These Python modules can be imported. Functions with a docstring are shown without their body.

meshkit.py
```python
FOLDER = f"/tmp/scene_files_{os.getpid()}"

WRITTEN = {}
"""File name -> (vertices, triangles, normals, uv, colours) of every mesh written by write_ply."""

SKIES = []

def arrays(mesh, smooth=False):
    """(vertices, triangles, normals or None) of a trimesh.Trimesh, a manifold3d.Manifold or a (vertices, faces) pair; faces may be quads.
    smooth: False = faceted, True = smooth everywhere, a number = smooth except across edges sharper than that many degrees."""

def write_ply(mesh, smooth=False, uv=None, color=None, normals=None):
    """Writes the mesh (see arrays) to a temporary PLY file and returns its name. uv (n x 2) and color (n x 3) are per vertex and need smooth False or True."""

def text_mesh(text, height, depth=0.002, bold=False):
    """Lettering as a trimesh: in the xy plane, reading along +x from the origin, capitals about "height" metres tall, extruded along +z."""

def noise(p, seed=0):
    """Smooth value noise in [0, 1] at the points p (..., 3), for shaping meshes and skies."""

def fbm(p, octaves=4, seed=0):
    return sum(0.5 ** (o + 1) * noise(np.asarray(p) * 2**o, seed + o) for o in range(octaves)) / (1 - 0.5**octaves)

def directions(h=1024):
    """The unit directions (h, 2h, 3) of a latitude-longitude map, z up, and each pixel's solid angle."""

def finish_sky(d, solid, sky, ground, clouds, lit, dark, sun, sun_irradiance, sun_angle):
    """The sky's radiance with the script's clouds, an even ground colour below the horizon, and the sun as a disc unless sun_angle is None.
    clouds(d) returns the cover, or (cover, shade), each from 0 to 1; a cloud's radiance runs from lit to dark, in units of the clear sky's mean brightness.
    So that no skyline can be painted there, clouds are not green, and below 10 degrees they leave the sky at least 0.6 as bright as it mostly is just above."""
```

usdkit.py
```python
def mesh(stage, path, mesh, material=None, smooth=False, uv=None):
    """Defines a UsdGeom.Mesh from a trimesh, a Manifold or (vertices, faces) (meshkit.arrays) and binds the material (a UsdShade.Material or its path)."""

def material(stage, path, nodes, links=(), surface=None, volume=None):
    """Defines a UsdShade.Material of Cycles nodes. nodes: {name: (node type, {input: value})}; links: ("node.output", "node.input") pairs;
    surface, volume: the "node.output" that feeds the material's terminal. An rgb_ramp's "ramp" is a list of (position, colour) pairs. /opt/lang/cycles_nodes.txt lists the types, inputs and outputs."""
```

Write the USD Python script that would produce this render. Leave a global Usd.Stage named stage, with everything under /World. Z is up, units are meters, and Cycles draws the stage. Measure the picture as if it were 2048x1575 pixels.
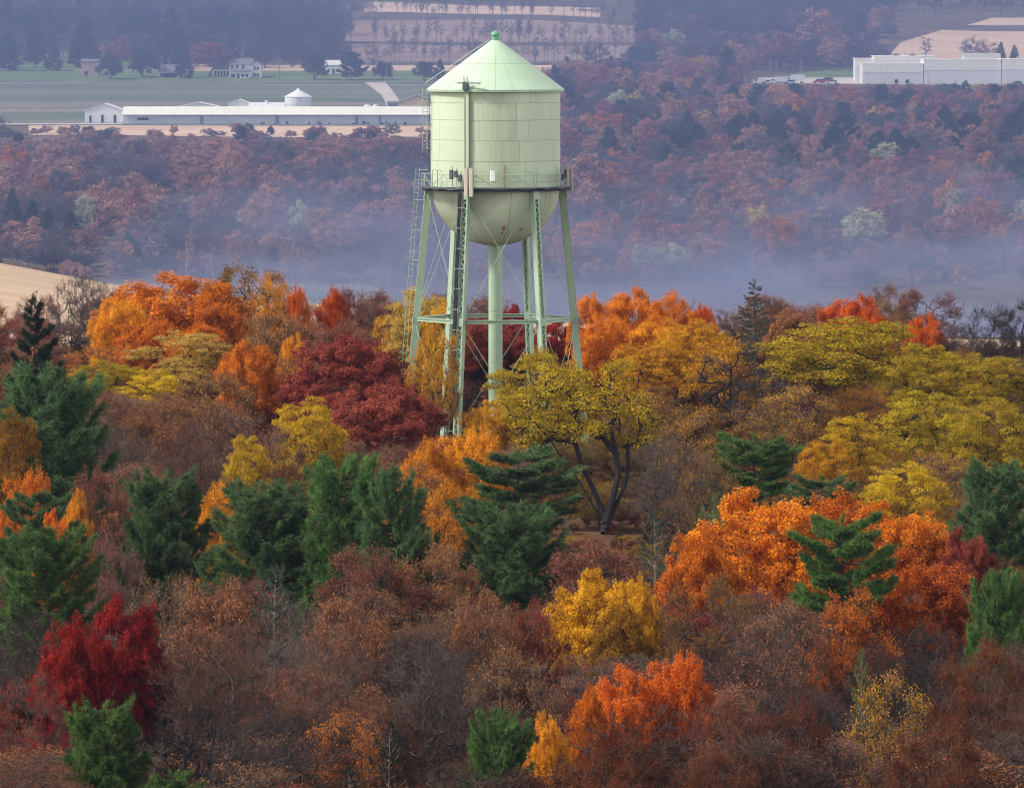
import math
import numpy as np
import trimesh
import meshkit
import usdkit
from pxr import Gf, Sdf, Usd, UsdGeom, UsdLux, UsdShade, Vt

# ------------------------------------------------------------------ stage, camera, sky, sun, exposure
stage = Usd.Stage.CreateInMemory()
UsdGeom.SetStageUpAxis(stage, UsdGeom.Tokens.z)
UsdGeom.SetStageMetersPerUnit(stage, 1.0)
UsdGeom.Xform.Define(stage, '/World')
UsdGeom.Scope.Define(stage, '/World/Looks')
T = Sdf.ValueTypeNames
CAM_Z = 100.0
FPX, CX, CY = 12900.0, 1024.0, 787.5          # focal length and centre in photograph pixels
PITCH = math.atan(CY / FPX)
EXPOSURE = 1.65
SUN_AZ, SUN_EL = math.radians(-104), math.radians(45)   # azimuth from +y (the view) towards +x
SUN_I, SUN_ANGLE = 0.40, 10.0
SKY_STRENGTH = 0.095
HAZE_DENSITY, HAZE_COLOR = 0.00006, (0.22, 0.27, 0.47)
VALLEY_DENSITY, VALLEY_COLOR = 0.00043, (0.21, 0.265, 0.475)
MIST_DENSITY, MIST_COLOR = 0.0080, (0.325, 0.375, 0.57)

camera = UsdGeom.Camera.Define(stage, '/World/camera')
camera.CreateHorizontalApertureAttr(36.0)
camera.CreateVerticalApertureAttr(36.0 * 787 / 1024)
camera.CreateFocalLengthAttr(36.0 * FPX / 2048)
camera.CreateClippingRangeAttr(Gf.Vec2f(1.0, 20000.0))
camera.CreateExposureAttr(EXPOSURE)
camera.AddTranslateOp().Set(Gf.Vec3d(0, 0, CAM_Z))
camera.AddRotateXOp().Set(90.0 - math.degrees(PITCH))

sun_dir = np.array([math.sin(SUN_AZ) * math.cos(SUN_EL), math.cos(SUN_AZ) * math.cos(SUN_EL), math.sin(SUN_EL)])
sky = UsdLux.DomeLight.Define(stage, '/World/sky')
sky_mat = usdkit.material(stage, '/World/Looks/sky', {
    's': ('sky_texture', {'sky_type': 'single_scattering', 'sun_disc': False, 'sun_elevation': SUN_EL, 'sun_rotation': math.atan2(sun_dir[0], sun_dir[1])}),
    'tc': ('texture_coordinate', {}),
    'n': ('noise_texture', {'scale': 2.2, 'detail': 4.0, 'roughness': 0.55}),
    'r': ('rgb_ramp', {'ramp': [(0.25, (0.55, 0.55, 0.55)), (0.6, (0.95, 0.95, 0.95))]}),
    'bw': ('rgb_to_bw', {}),
    'cl': ('mix', {'mix_type': 'multiply', 'fac': 1.0, 'color2': (1.0, 0.985, 0.98)}),
    'm': ('mix', {'mix_type': 'mix'}),
    'b': ('background_shader', {'strength': SKY_STRENGTH})},
    [('tc.generated', 'n.vector'), ('n.fac', 'r.fac'), ('s.color', 'bw.color'), ('bw.val', 'cl.color1'), ('r.color', 'm.fac'),
     ('s.color', 'm.color1'), ('cl.color', 'm.color2'), ('m.color', 'b.color')], surface='b.background')
UsdShade.MaterialBindingAPI.Apply(sky.GetPrim()).Bind(sky_mat)
sun = UsdLux.DistantLight.Define(stage, '/World/sun')
sun.CreateIntensityAttr(SUN_I)
sun.CreateAngleAttr(SUN_ANGLE)
sun.CreateNormalizeAttr(True)
sun.CreateColorAttr(Gf.Vec3f(1.0, 0.93, 0.84))
sun.AddTransformOp().Set(Gf.Matrix4d().SetRotate(Gf.Rotation(Gf.Vec3d(0, 0, 1), Gf.Vec3d(*map(float, sun_dir)))))
sky.GetPrim().SetCustomDataByKey('kind', 'structure')


# ------------------------------------------------------------------ where a pixel of the photograph lies, the lie of the land
def zpix(py, d):
    """Height of what stands d metres off at photograph row py."""
    u = (CY - py) / FPX
    ry, rz = math.cos(PITCH) + u * math.sin(PITCH), -math.sin(PITCH) + u * math.cos(PITCH)
    return CAM_Z + rz / ry * d


def xpix(px, d, py=None):
    return (px - CX) / FPX * d * 1.002


def ypix(z, d):
    """Photograph row of the height z at distance d."""
    a = math.atan2(z - CAM_Z, d) + PITCH
    return CY - FPX * math.tan(a)


_D = np.array([-400, 0, 40, 80, 150, 210, 260, 320, 380, 430, 465, 492, 508, 545, 600, 680, 800, 900, 940, 990, 1100, 1300, 1400, 1480])
_Z = np.array([-6, -6, -11, -20, -32, -37.6, -39.3, -40.3, -40.6, -40, -38.6, -36.2, -35.8, -35.2, -35.2, -36.8, -41, -45.6, -47.4, -50.2, -58, -70, -74, -73])
_far = [(1540, 585), (1620, 520), (1750, 440), (1880, 355), (2010, 284), (2060, 268), (2085, 255), (2110, 249), (2150, 238), (2250, 203), (2350, 174), (2400, 163), (2425, 156), (2445, 151),
        (2500, 143), (2560, 133), (2620, 118), (2760, 62), (2900, 12), (3050, -40), (3300, -120), (3600, -170), (4000, -170), (4600, -150)]
_D = np.concatenate([_D, [a for a, b in _far]]).astype(float)
_Z = np.concatenate([_Z + CAM_Z, [zpix(b, a) for a, b in _far]])
_g = np.arange(-400, 4601, 4.0)
_gz = np.interp(_g, _D, _Z)
for _ in range(3):
    _gz[1:-1] = (_gz[:-2] + 2 * _gz[1:-1] + _gz[2:]) / 4


def ground(x, d):
    x, d = np.asarray(x, float), np.asarray(d, float)
    z = np.interp(d, _g, _gz)
    z = z + np.interp(x, [-110, -74, -56, -45, -30, -10, 12, 40, 80], [9.6, 8.8, 5.4, 4.0, 3.4, 1.6, 0, -1.6, -3.4]) * np.exp(-((d - 900) / 120) ** 2)
    roll = meshkit.noise(np.stack([x / 70, d / 90, x * 0], -1), 5) - 0.5
    z = z + roll * np.interp(d, [0, 250, 380, 470, 520, 600, 1450, 1550, 1980, 2060, 2500, 2600, 3000], [1, 2, 2, 0.3, 0.2, 0.4, 2, 4, 4, 0.3, 0.3, 3, 6])
    return z


# ------------------------------------------------------------------ helpers for prims
_taken = {}


def numbered(path):
    n = _taken.get(path)
    _taken[path] = 0 if n is None else n + 1
    return path if n is None else "%s_%03d" % (path, n + 1)


def tag(prim, label=None, cat=None, group=None, kind=None):
    for k, v in (('label', label), ('category', cat), ('group', group), ('kind', kind)):
        if v:
            prim.SetCustomDataByKey(k, v)
    return prim


class MB:
    """Collects shapes that become ONE mesh."""

    def __init__(s):
        s.v, s.f, s.n = [], [], 0

    def add(s, v, f):
        v, f = np.asarray(v, float), np.asarray(f, int)
        if f.shape[1] == 4:
            f = np.vstack([f[:, [0, 1, 2]], f[:, [0, 2, 3]]])
        s.v.append(v)
        s.f.append(f + s.n)
        s.n += len(v)
        return s

    def box(s, c, size, rz=0.0):
        sx, sy, sz = [a / 2 for a in size]
        v = np.array([[x, y, z] for x in (-sx, sx) for y in (-sy, sy) for z in (-sz, sz)])
        if rz:
            ca, sa = math.cos(rz), math.sin(rz)
            v = v @ np.array([[ca, sa, 0], [-sa, ca, 0], [0, 0, 1]])
        f = [[0, 1, 3, 2], [4, 6, 7, 5], [0, 4, 5, 1], [2, 3, 7, 6], [0, 2, 6, 4], [1, 5, 7, 3]]
        return s.add(v + np.asarray(c, float), f)

    def beam(s, p0, p1, w, h, side):
        """A box beam from p0 to p1; side: the direction of its width w."""
        p0, p1, side = (np.asarray(a, float) for a in (p0, p1, side))
        u = (p1 - p0) / np.linalg.norm(p1 - p0)
        side = side - u * (side @ u)
        side /= np.linalg.norm(side)
        t = np.cross(u, side)
        v = [p + a * side * w / 2 + b * t * h / 2 for p in (p0, p1) for a in (-1, 1) for b in (-1, 1)]
        f = [[0, 1, 3, 2], [4, 6, 7, 5], [0, 4, 5, 1], [2, 3, 7, 6], [0, 2, 6, 4], [1, 5, 7, 3]]
        return s.add(v, f)

    def tube(s, pts, r, k=6):
        """A closed tube through the points; r a number or one for each point."""
        p = np.asarray(pts, float)
        r = np.broadcast_to(np.asarray(r, float), (len(p),))
        t = np.gradient(p, axis=0)
        t /= np.linalg.norm(t, axis=1, keepdims=True) + 1e-9
        a = np.cross(t, np.where(np.abs(t[:, 2:]) < 0.9, [0, 0, 1.0], [1.0, 0, 0]))
        a /= np.linalg.norm(a, axis=1, keepdims=True) + 1e-9
        b, an = np.cross(t, a), np.arange(k) * 2 * np.pi / k
        v = (p[:, None] + r[:, None, None] * (np.cos(an)[None, :, None] * a[:, None] + np.sin(an)[None, :, None] * b[:, None])).reshape(-1, 3)
        i, j = np.meshgrid(np.arange(len(p) - 1), np.arange(k), indexing='ij')
        q = np.stack([i * k + j, i * k + (j + 1) % k, (i + 1) * k + (j + 1) % k, (i + 1) * k + j], -1).reshape(-1, 4)
        s.add(v, q)
        n = len(v)
        cap = [[0, j + 1, j] for j in range(1, k - 1)] + [[n - k, n - k + j, n - k + j + 1] for j in range(1, k - 1)]
        s.f.append(np.array(cap) + s.n - n)
        return s

    def lathe(s, prof, k=48, a0=0.0, a1=2 * math.pi, c=(0, 0, 0)):
        """Revolves (radius, height) pairs about the vertical."""
        prof = np.asarray(prof, float)
        full = abs(a1 - a0 - 2 * math.pi) < 1e-6
        m = k if full else k + 1
        an = a0 + (a1 - a0) * np.arange(m) / k
        v = np.stack([prof[:, None, 0] * np.sin(an), prof[:, None, 0] * np.cos(an), np.broadcast_to(prof[:, None, 1], (len(prof), m))], -1).reshape(-1, 3) + np.asarray(c, float)
        q = []
        for i in range(len(prof) - 1):
            for j in range(k):
                j2 = (j + 1) % m
                q.append([i * m + j, (i + 1) * m + j, (i + 1) * m + j2, i * m + j2])
        return s.add(v, q)

    def patch(s, r0, z0, r1, z1, a0, a1, th, k=4):
        """A curved plate between two radii and heights, th thick (outwards)."""
        an = np.linspace(a0, a1, k + 1)
        L = math.hypot(r1 - r0, z1 - z0)
        nr, nz = (z1 - z0) / L, -(r1 - r0) / L
        rings = [(r0, z0), (r1, z1), (r1 + nr * th, z1 + nz * th), (r0 + nr * th, z0 + nz * th)]
        v = np.array([[r * math.sin(a), r * math.cos(a), z] for r, z in rings for a in an])
        m, q = k + 1, []
        for i in range(4):
            for j in range(k):
                q.append([i * m + j, i * m + j + 1, ((i + 1) % 4) * m + j + 1, ((i + 1) % 4) * m + j])
        q.append([0, m, 2 * m, 3 * m])
        q.append([k, 3 * m + k, 2 * m + k, m + k])
        return s.add(v, q)

    def prism(s, poly, y0, y1):
        """Extrudes an (x, z) outline (convex, counter-clockwise seen from -y) from y0 to y1."""
        n = len(poly)
        v = [(x, y, z) for y in (y0, y1) for x, z in poly]
        f = [[i, (i + 1) % n, n + (i + 1) % n, n + i] for i in range(n)]
        tri = [[0, i, i + 1] for i in range(1, n - 1)] + [[n, n + i + 1, n + i] for i in range(1, n - 1)]
        s.add(v, f)
        s.f.append(np.array(tri) + s.n - len(v))
        return s

    def arrays(s):
        return np.vstack(s.v), np.vstack(s.f)

    def build(s, name, mat, parent=None, smooth=False, label=None):
        return mesh_prim(name, s.arrays(), mat, parent, smooth, label)


def path_of(parent):
    return '/World' if parent is None else str(parent.GetPath())


def mesh_prim(name, vf, mat, parent=None, smooth=False, label=None):
    m = usdkit.mesh(stage, numbered(path_of(parent) + '/' + name), vf, mat, smooth=smooth).GetPrim()
    if label:
        m.SetCustomDataByKey('label', label)
    return m


def thing(name, label, cat, loc=(0, 0, 0), rz=0.0, scale=(1, 1, 1), group=None):
    x = UsdGeom.Xform.Define(stage, numbered('/World/' + name))
    x.AddTranslateOp().Set(Gf.Vec3d(*map(float, loc)))
    x.AddRotateZOp().Set(float(rz))
    x.AddScaleOp().Set(Gf.Vec3f(*map(float, scale)))
    return tag(x.GetPrim(), label, cat, group)


def bind(prim, mat):
    UsdShade.MaterialBindingAPI.Apply(prim).Bind(mat)


def copy_of(root, name, label, cat, loc, rz, scale, group=None, mat=None):
    r = thing(name, label, cat, loc, rz, scale, group)
    r.GetReferences().AddInternalReference(root.GetPath())
    r.SetInstanceable(True)
    if mat is not None:
        bind(r, mat)
    return r


# ------------------------------------------------------------------ materials
def paint(name, color, rough=0.55, var=0.12, scale=1.5, dirt=None, dirt_at=(0.55, 0.75), metallic=0.0, bump=0.0):
    """An even paint, metal or plaster with broad unevenness and optional stains."""
    c = np.array(color)
    nodes = {'tc': ('texture_coordinate', {}), 'n': ('noise_texture', {'scale': scale, 'detail': 5.0, 'roughness': 0.6}),
             'r': ('rgb_ramp', {'ramp': [(0.3, tuple(c * (1 - var))), (0.7, tuple(np.minimum(c * (1 + var), 0.9)))]}),
             'p': ('principled_bsdf', {'roughness': rough, 'metallic': metallic, 'specular_ior_level': 0.35})}
    links = [('tc.object', 'n.vector'), ('n.fac', 'r.fac')]
    if dirt is None:
        links.append(('r.color', 'p.base_color'))
    else:
        nodes |= {'mp': ('mapping', {'scale': (1.0, 1.0, 0.16)}), 'n2': ('noise_texture', {'scale': scale * 1.7, 'detail': 6.0, 'roughness': 0.65}),
                  'r2': ('rgb_ramp', {'ramp': [(dirt_at[0], (0, 0, 0)), (dirt_at[1], (1, 1, 1))]}), 'm': ('mix', {'color2': dirt})}
        links += [('tc.object', 'mp.vector'), ('mp.vector', 'n2.vector'), ('n2.fac', 'r2.fac'), ('r2.color', 'm.fac'), ('r.color', 'm.color1'), ('m.color', 'p.base_color')]
    return usdkit.material(stage, '/World/Looks/' + name, nodes, links, surface='p.BSDF')


def leaf(name, cols, transl=0.35, patch=0.55, hue=0.02, val=0.35):
    """Leaves: cols from the darkest to the palest; differs from leaf to leaf, from spray to spray and from tree to tree."""
    n = len(cols)
    nodes = {'g': ('geometry', {}), 'oi': ('object_info', {}), 'tc': ('texture_coordinate', {}),
             'n': ('noise_texture', {'scale': patch, 'detail': 3.0, 'roughness': 0.6}),
             'a': ('math', {'math_type': 'multiply_add', 'value2': 0.45}), 'nr': ('map_range', {'from_min': 0.3, 'from_max': 0.7, 'to_min': 0.0, 'to_max': 0.55, 'clamp': True}),
             'r': ('rgb_ramp', {'ramp': [(i / (n - 1), c) for i, c in enumerate(cols)]}),
             'h': ('map_range', {'to_min': 0.5 - hue, 'to_max': 0.5 + hue}), 'v': ('map_range', {'to_min': 1 - val, 'to_max': 1 + val * 0.5}),
             'hs': ('hsv', {}), 'd': ('principled_bsdf', {'roughness': 0.75, 'specular_ior_level': 0.15}), 't': ('translucent_bsdf', {}), 'm': ('mix_closure', {'fac': transl})}
    links = [('tc.object', 'n.vector'), ('n.fac', 'nr.value'), ('g.random_per_island', 'a.value1'), ('nr.result', 'a.value3'), ('a.value', 'r.fac'), ('r.color', 'hs.color'),
             ('oi.random', 'h.value'), ('h.result', 'hs.hue'), ('oi.random', 'v.value'), ('v.result', 'hs.value'), ('hs.color', 'd.base_color'), ('hs.color', 't.color'), ('d.BSDF', 'm.closure1'), ('t.BSDF', 'm.closure2')]
    return usdkit.material(stage, '/World/Looks/' + name, nodes, links, surface='m.closure')


def soil(name, cols, scale=0.05, stretch=(1, 1, 1), rough=0.95):
    """Land seen from afar: broad patches with finer streaks in them."""
    nodes = {'g': ('geometry', {}), 'mp': ('mapping', {'scale': stretch}), 'n': ('noise_texture', {'scale': scale, 'detail': 8.0, 'roughness': 0.62}),
             'r': ('rgb_ramp', {'ramp': [(0.28 + 0.44 * i / (len(cols) - 1), c) for i, c in enumerate(cols)]}), 'p': ('principled_bsdf', {'roughness': rough, 'specular_ior_level': 0.1})}
    return usdkit.material(stage, '/World/Looks/' + name, nodes, [('g.position', 'mp.vector'), ('mp.vector', 'n.vector'), ('n.fac', 'r.fac'), ('r.color', 'p.base_color')], surface='p.BSDF')
# ------------------------------------------------------------------ how a tree is grown
def unit(v):
    return v / (np.linalg.norm(v, axis=-1, keepdims=True) + 1e-9)


def sticks(p0, p1, r0, r1, k=3):
    """Many tapered prisms at once."""
    n = len(p0)
    u = unit(p1 - p0)
    a = unit(np.cross(u, np.where(np.abs(u[:, 2:]) < 0.9, [[0, 0, 1.0]], [[1.0, 0, 0]])))
    b = np.cross(u, a)
    an = np.arange(k) * 2 * np.pi / k
    ring = np.cos(an)[None, :, None] * a[:, None] + np.sin(an)[None, :, None] * b[:, None]
    v = np.concatenate([p0[:, None] + ring * r0[:, None, None], p1[:, None] + ring * r1[:, None, None]], 1)
    j = np.arange(k)
    q = np.stack([j, (j + 1) % k, k + (j + 1) % k, k + j], -1)
    f = np.vstack([q[:, [0, 1, 2]], q[:, [0, 2, 3]]])
    return v.reshape(-1, 3), (f[None] + (np.arange(n) * 2 * k)[:, None, None]).reshape(-1, 3)


def diamonds(p, nrm, l, w, rng, tang=None):
    """One small four-cornered leaf at each point."""
    t = rng.normal(size=p.shape) if tang is None else tang
    t = unit(t - nrm * (t * nrm).sum(1, keepdims=True))
    b = np.cross(nrm, t)
    l, w = l[:, None] / 2, w[:, None] / 2
    v = np.stack([p + t * l, p + b * w, p - t * l, p - b * w], 1).reshape(-1, 3)
    i = np.arange(len(p))[:, None, None] * 4
    return v, (np.array([[0, 1, 2], [0, 2, 3]])[None] + i).reshape(-1, 3)


def needles(p, d, l, w, rng):
    """One narrow triangle from each point along d."""
    s = unit(np.cross(d, rng.normal(size=p.shape)))
    v = np.stack([p - s * w[:, None] / 2, p + s * w[:, None] / 2, p + d * l[:, None]], 1).reshape(-1, 3)
    return v, np.arange(len(v)).reshape(-1, 3)


def join(*parts):
    parts = [x for x in parts if x is not None and len(x[0])]
    at = np.cumsum([0] + [len(x[0]) for x in parts])
    return np.vstack([x[0] for x in parts]), np.vstack([x[1] + a for x, a in zip(parts, at)])


def skeleton(rng, tips, fork, lean, leader, r_tip, r_trunk, wig=0.12, limbs=()):
    """Joins the tips to a trunk, each to the nearest limb that leads up to it. Returns (p0, p1, r0, r1) of the pieces."""
    top = np.array([lean[0], lean[1], fork])
    zs = np.linspace(0, 1, 5)
    nodes = [np.array([lean[0] * z * z, lean[1] * z * z, fork * z]) + (rng.normal(size=3) * [.06, .06, 0] if 0 < z < 1 else 0) for z in zs]
    par = [-1, 0, 1, 2, 3]
    if leader > fork:
        for z in np.linspace(0, 1, 5)[1:]:
            nodes.append(top + [lean[0] * z * 0.7 + rng.normal() * 0.1, lean[1] * z * 0.7 + rng.normal() * 0.1, (leader - fork) * z])
            par.append(len(nodes) - 2)
    first = 3
    if limbs:
        first = len(nodes)
        for start, line in limbs:
            at = start
            for q in line:
                nodes.append(np.array(q, float))
                par.append(at)
                at = len(nodes) - 1
    tips = tips[np.argsort(np.linalg.norm(tips - top, axis=1))]
    tip_node = []
    for t in tips:
        P = np.array(nodes[first:])
        v = t - P
        dist = np.linalg.norm(v, axis=1)
        cost = dist + np.maximum(0, -v[:, 2]) * 1.5 - 0.25 * v[:, 2] * (v[:, 2] > 0) + 0.35 * np.linalg.norm(P[:, :2], axis=1) * (dist > 1.2)
        j = int(np.argmin(cost)) + first
        p, L = nodes[j], dist[j - first]
        at = j
        m = 1 if L < 0.8 else 2 if L < 2.0 else 4
        for k in range(1, m):
            s = k / m
            q = p + (t - p) * s + rng.normal(size=3) * L * wig * 0.6 + np.array([0, 0, -0.10 * L * math.sin(math.pi * s)])
            nodes.append(q)
            par.append(at)
            at = len(nodes) - 1
        nodes.append(t)
        par.append(at)
        tip_node.append(len(nodes) - 1)
    P, par = np.array(nodes), np.array(par)
    area = np.zeros(len(P))
    area[tip_node] = r_tip ** 2.3
    for i in range(len(P) - 1, 0, -1):
        area[par[i]] += area[i] if area[i] > 0 else r_tip ** 2.3
        if area[i] == 0:
            area[i] = r_tip ** 2.3
    r = area ** (1 / 2.3)
    r = r_tip * 0.8 + (r - r_tip * 0.8) * (r_trunk / r[0])
    i = np.arange(1, len(P))
    return P[par[1:]], P[i], np.minimum(r[par[1:]], r[i] * 1.5 + 0.02), r[i], P


def lobes(rng, H, W, base, K, rl, up=0.3, top=1.0):
    """Centres and sizes of the rounded masses that a crown is made of, within an egg W wide from base to H."""
    out, c, a, b = [], (base + H) / 2, W / 2, (H - base) / 2
    for i in range(K):
        z = 1 - 2 * (i + 0.5) / K
        z = z * top if z > 0 else z * 0.8
        ph = i * 2.399963 + rng.uniform(-.5, .5)
        rr = math.sqrt(max(0, 1 - z * z)) * rng.uniform(0.75, 1.0)
        s = rl * rng.uniform(0.75, 1.2)
        out.append((rr * math.cos(ph) * (a - s * 0.8), rr * math.sin(ph) * (a - s * 0.8), c + z * (b - s * 0.55), s))
    out.append((0, 0, c, rl * 1.15))
    return np.array(out)


def broadleaf(seed, H, W, base, K, rl, per, spread, flat, n_leaf, l, fork, leader=0, r_trunk=0.22, shell=True, upright=0.5, gap=0.0, lean=None, droop=0, lob=None, twig_r=0.006, limbs=()):
    """Trunk and crown of a leafy tree: (bark arrays, leaf arrays)."""
    rng = np.random.default_rng(seed)
    lb = lobes(rng, H, W, base, K, rl) if lob is None else np.array(lob, float)
    tips, outw = [], []
    for x, y, z, s in lb:
        d = unit(rng.normal(size=(per, 3)))
        d[:, 2] = np.where(d[:, 2] < -0.45, -d[:, 2], d[:, 2])
        r = s * rng.uniform(0.6, 1.08, per) if shell else s * rng.uniform(0.15, 1.0, per) ** 0.5
        t = np.array([x, y, z]) + d * r[:, None] * [1, 1, 0.8]
        keep = rng.random(per) > gap
        tips.append(t[keep])
        outw.append(d[keep])
    tips, outw = np.vstack(tips), np.vstack(outw)
    ok = tips[:, 2] > base * 0.8
    tips, outw = tips[ok], outw[ok]
    p0, p1, r0, r1, P = skeleton(rng, tips, fork, rng.normal(size=2) * 0.35 if lean is None else lean, leader, 0.016, r_trunk, limbs=limbs)
    big = r1 > 0.03
    bark = join(sticks(p0[big], p1[big], r0[big], r1[big], 6), sticks(p0[~big], p1[~big], r0[~big], r1[~big], 3))
    n = len(tips)
    size = rng.uniform(0.5, 1.5, n)
    cnt = rng.poisson(n_leaf * size)
    idx = np.repeat(np.arange(n), cnt)
    off = rng.normal(size=(len(idx), 3))
    off *= (rng.random((len(idx), 1)) ** 0.33) / (np.linalg.norm(off, axis=1, keepdims=True) + 1e-9)
    up = off.copy()
    off = off * spread * size[idx, None] ** 0.5 * [1, 1, flat]
    off[:, 2] += upright * 0.25 * np.abs(rng.normal(size=len(idx))) * spread - droop * (off[:, 0] ** 2 + off[:, 1] ** 2)
    p = tips[idx] + off
    nrm = unit(rng.normal(size=p.shape) * 0.6 + outw[idx] * 0.4 + up * 0.5 + [0, 0, 0.55])
    L = l * rng.uniform(0.65, 1.35, len(p))
    leaves = diamonds(p, nrm, L, L * 0.72, rng)
    m = len(tips) * 3
    ti = rng.integers(0, n, m)
    tw0 = tips[ti]
    tw1 = tw0 + unit(rng.normal(size=(m, 3)) + outw[ti] * 0.8 + [0, 0, 0.5]) * spread * rng.uniform(0.6, 1.2, (m, 1)) * [1, 1, max(flat, 0.5)]
    bark = join(bark, sticks(tw0, tw1, np.full(m, twig_r * 1.6), np.full(m, twig_r * 0.6), 3))
    return bark, leaves


def bare(seed, H, W, base, K, rl, per, n_twig, t_len, fork, leader=0, r_trunk=0.16, n_leaf=0.0, l=0.13, up=0.9, lob=None, r_twig=0.008, lean=None):
    """A leafless tree with a haze of twigs, and a few leaves still hanging: (bark arrays, leaf arrays or None, twig arrays)."""
    rng = np.random.default_rng(seed)
    lb = lobes(rng, H, W, base, K, rl) if lob is None else np.array(lob, float)
    tips, outw = [], []
    for x, y, z, s in lb:
        d = unit(rng.normal(size=(per, 3)))
        d[:, 2] = np.where(d[:, 2] < -0.3, -d[:, 2], d[:, 2])
        tips.append(np.array([x, y, z]) + d * (s * rng.uniform(0.1, 1.0, per) ** 0.5)[:, None])
        outw.append(d)
    tips, outw = np.vstack(tips), np.vstack(outw)
    p0, p1, r0, r1, P = skeleton(rng, tips, fork, rng.normal(size=2) * 0.35 if lean is None else lean, leader, 0.013, r_trunk, 0.09)
    big = r1 > 0.03
    bark = join(sticks(p0[big], p1[big], r0[big], r1[big], 6), sticks(p0[~big], p1[~big], r0[~big], r1[~big], 3))
    m = len(tips) * n_twig
    ti = np.repeat(np.arange(len(tips)), n_twig)
    a = tips[ti] - outw[ti] * rng.uniform(0, 0.5, (m, 1))
    radial = unit(a * [1, 1, 0] + 1e-6)
    d = unit(rng.normal(size=(m, 3)) * 0.75 + radial * 0.5 + [0, 0, up])
    L = t_len * rng.uniform(0.5, 1.4, (m, 1))
    mid = a + d * L * 0.55
    d2 = unit(d + rng.normal(size=(m, 3)) * 0.35 + [0, 0, 0.35])
    end = mid + d2 * L * 0.55
    d3 = unit(d + rng.normal(size=(m, 3)) * 0.6 + [0, 0, 0.3])
    e3 = mid + d3 * L * 0.45
    w = np.full(m, r_twig)
    tw = join(sticks(a, mid, w * 1.3, w, 3), needles(mid, unit(end - mid), np.linalg.norm(end - mid, axis=1), w * 2.2, rng), needles(mid, unit(e3 - mid), np.linalg.norm(e3 - mid, axis=1), w * 2.2, rng))
    leaves = None
    if n_leaf > 0:
        k, k2 = rng.poisson(n_leaf, m), rng.poisson(n_leaf * 0.7, m)
        q = np.vstack([np.repeat(end, k, 0), np.repeat(e3, k2, 0), np.repeat(mid, k2, 0)])
        q = q + rng.normal(size=q.shape) * max(0.09, l * 0.5)
        Ls = l * rng.uniform(0.6, 1.4, len(q))
        leaves = diamonds(q, unit(rng.normal(size=q.shape) + [0, 0, 0.3]), Ls, Ls * 0.7, rng)
    return bark, leaves, tw


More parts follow.
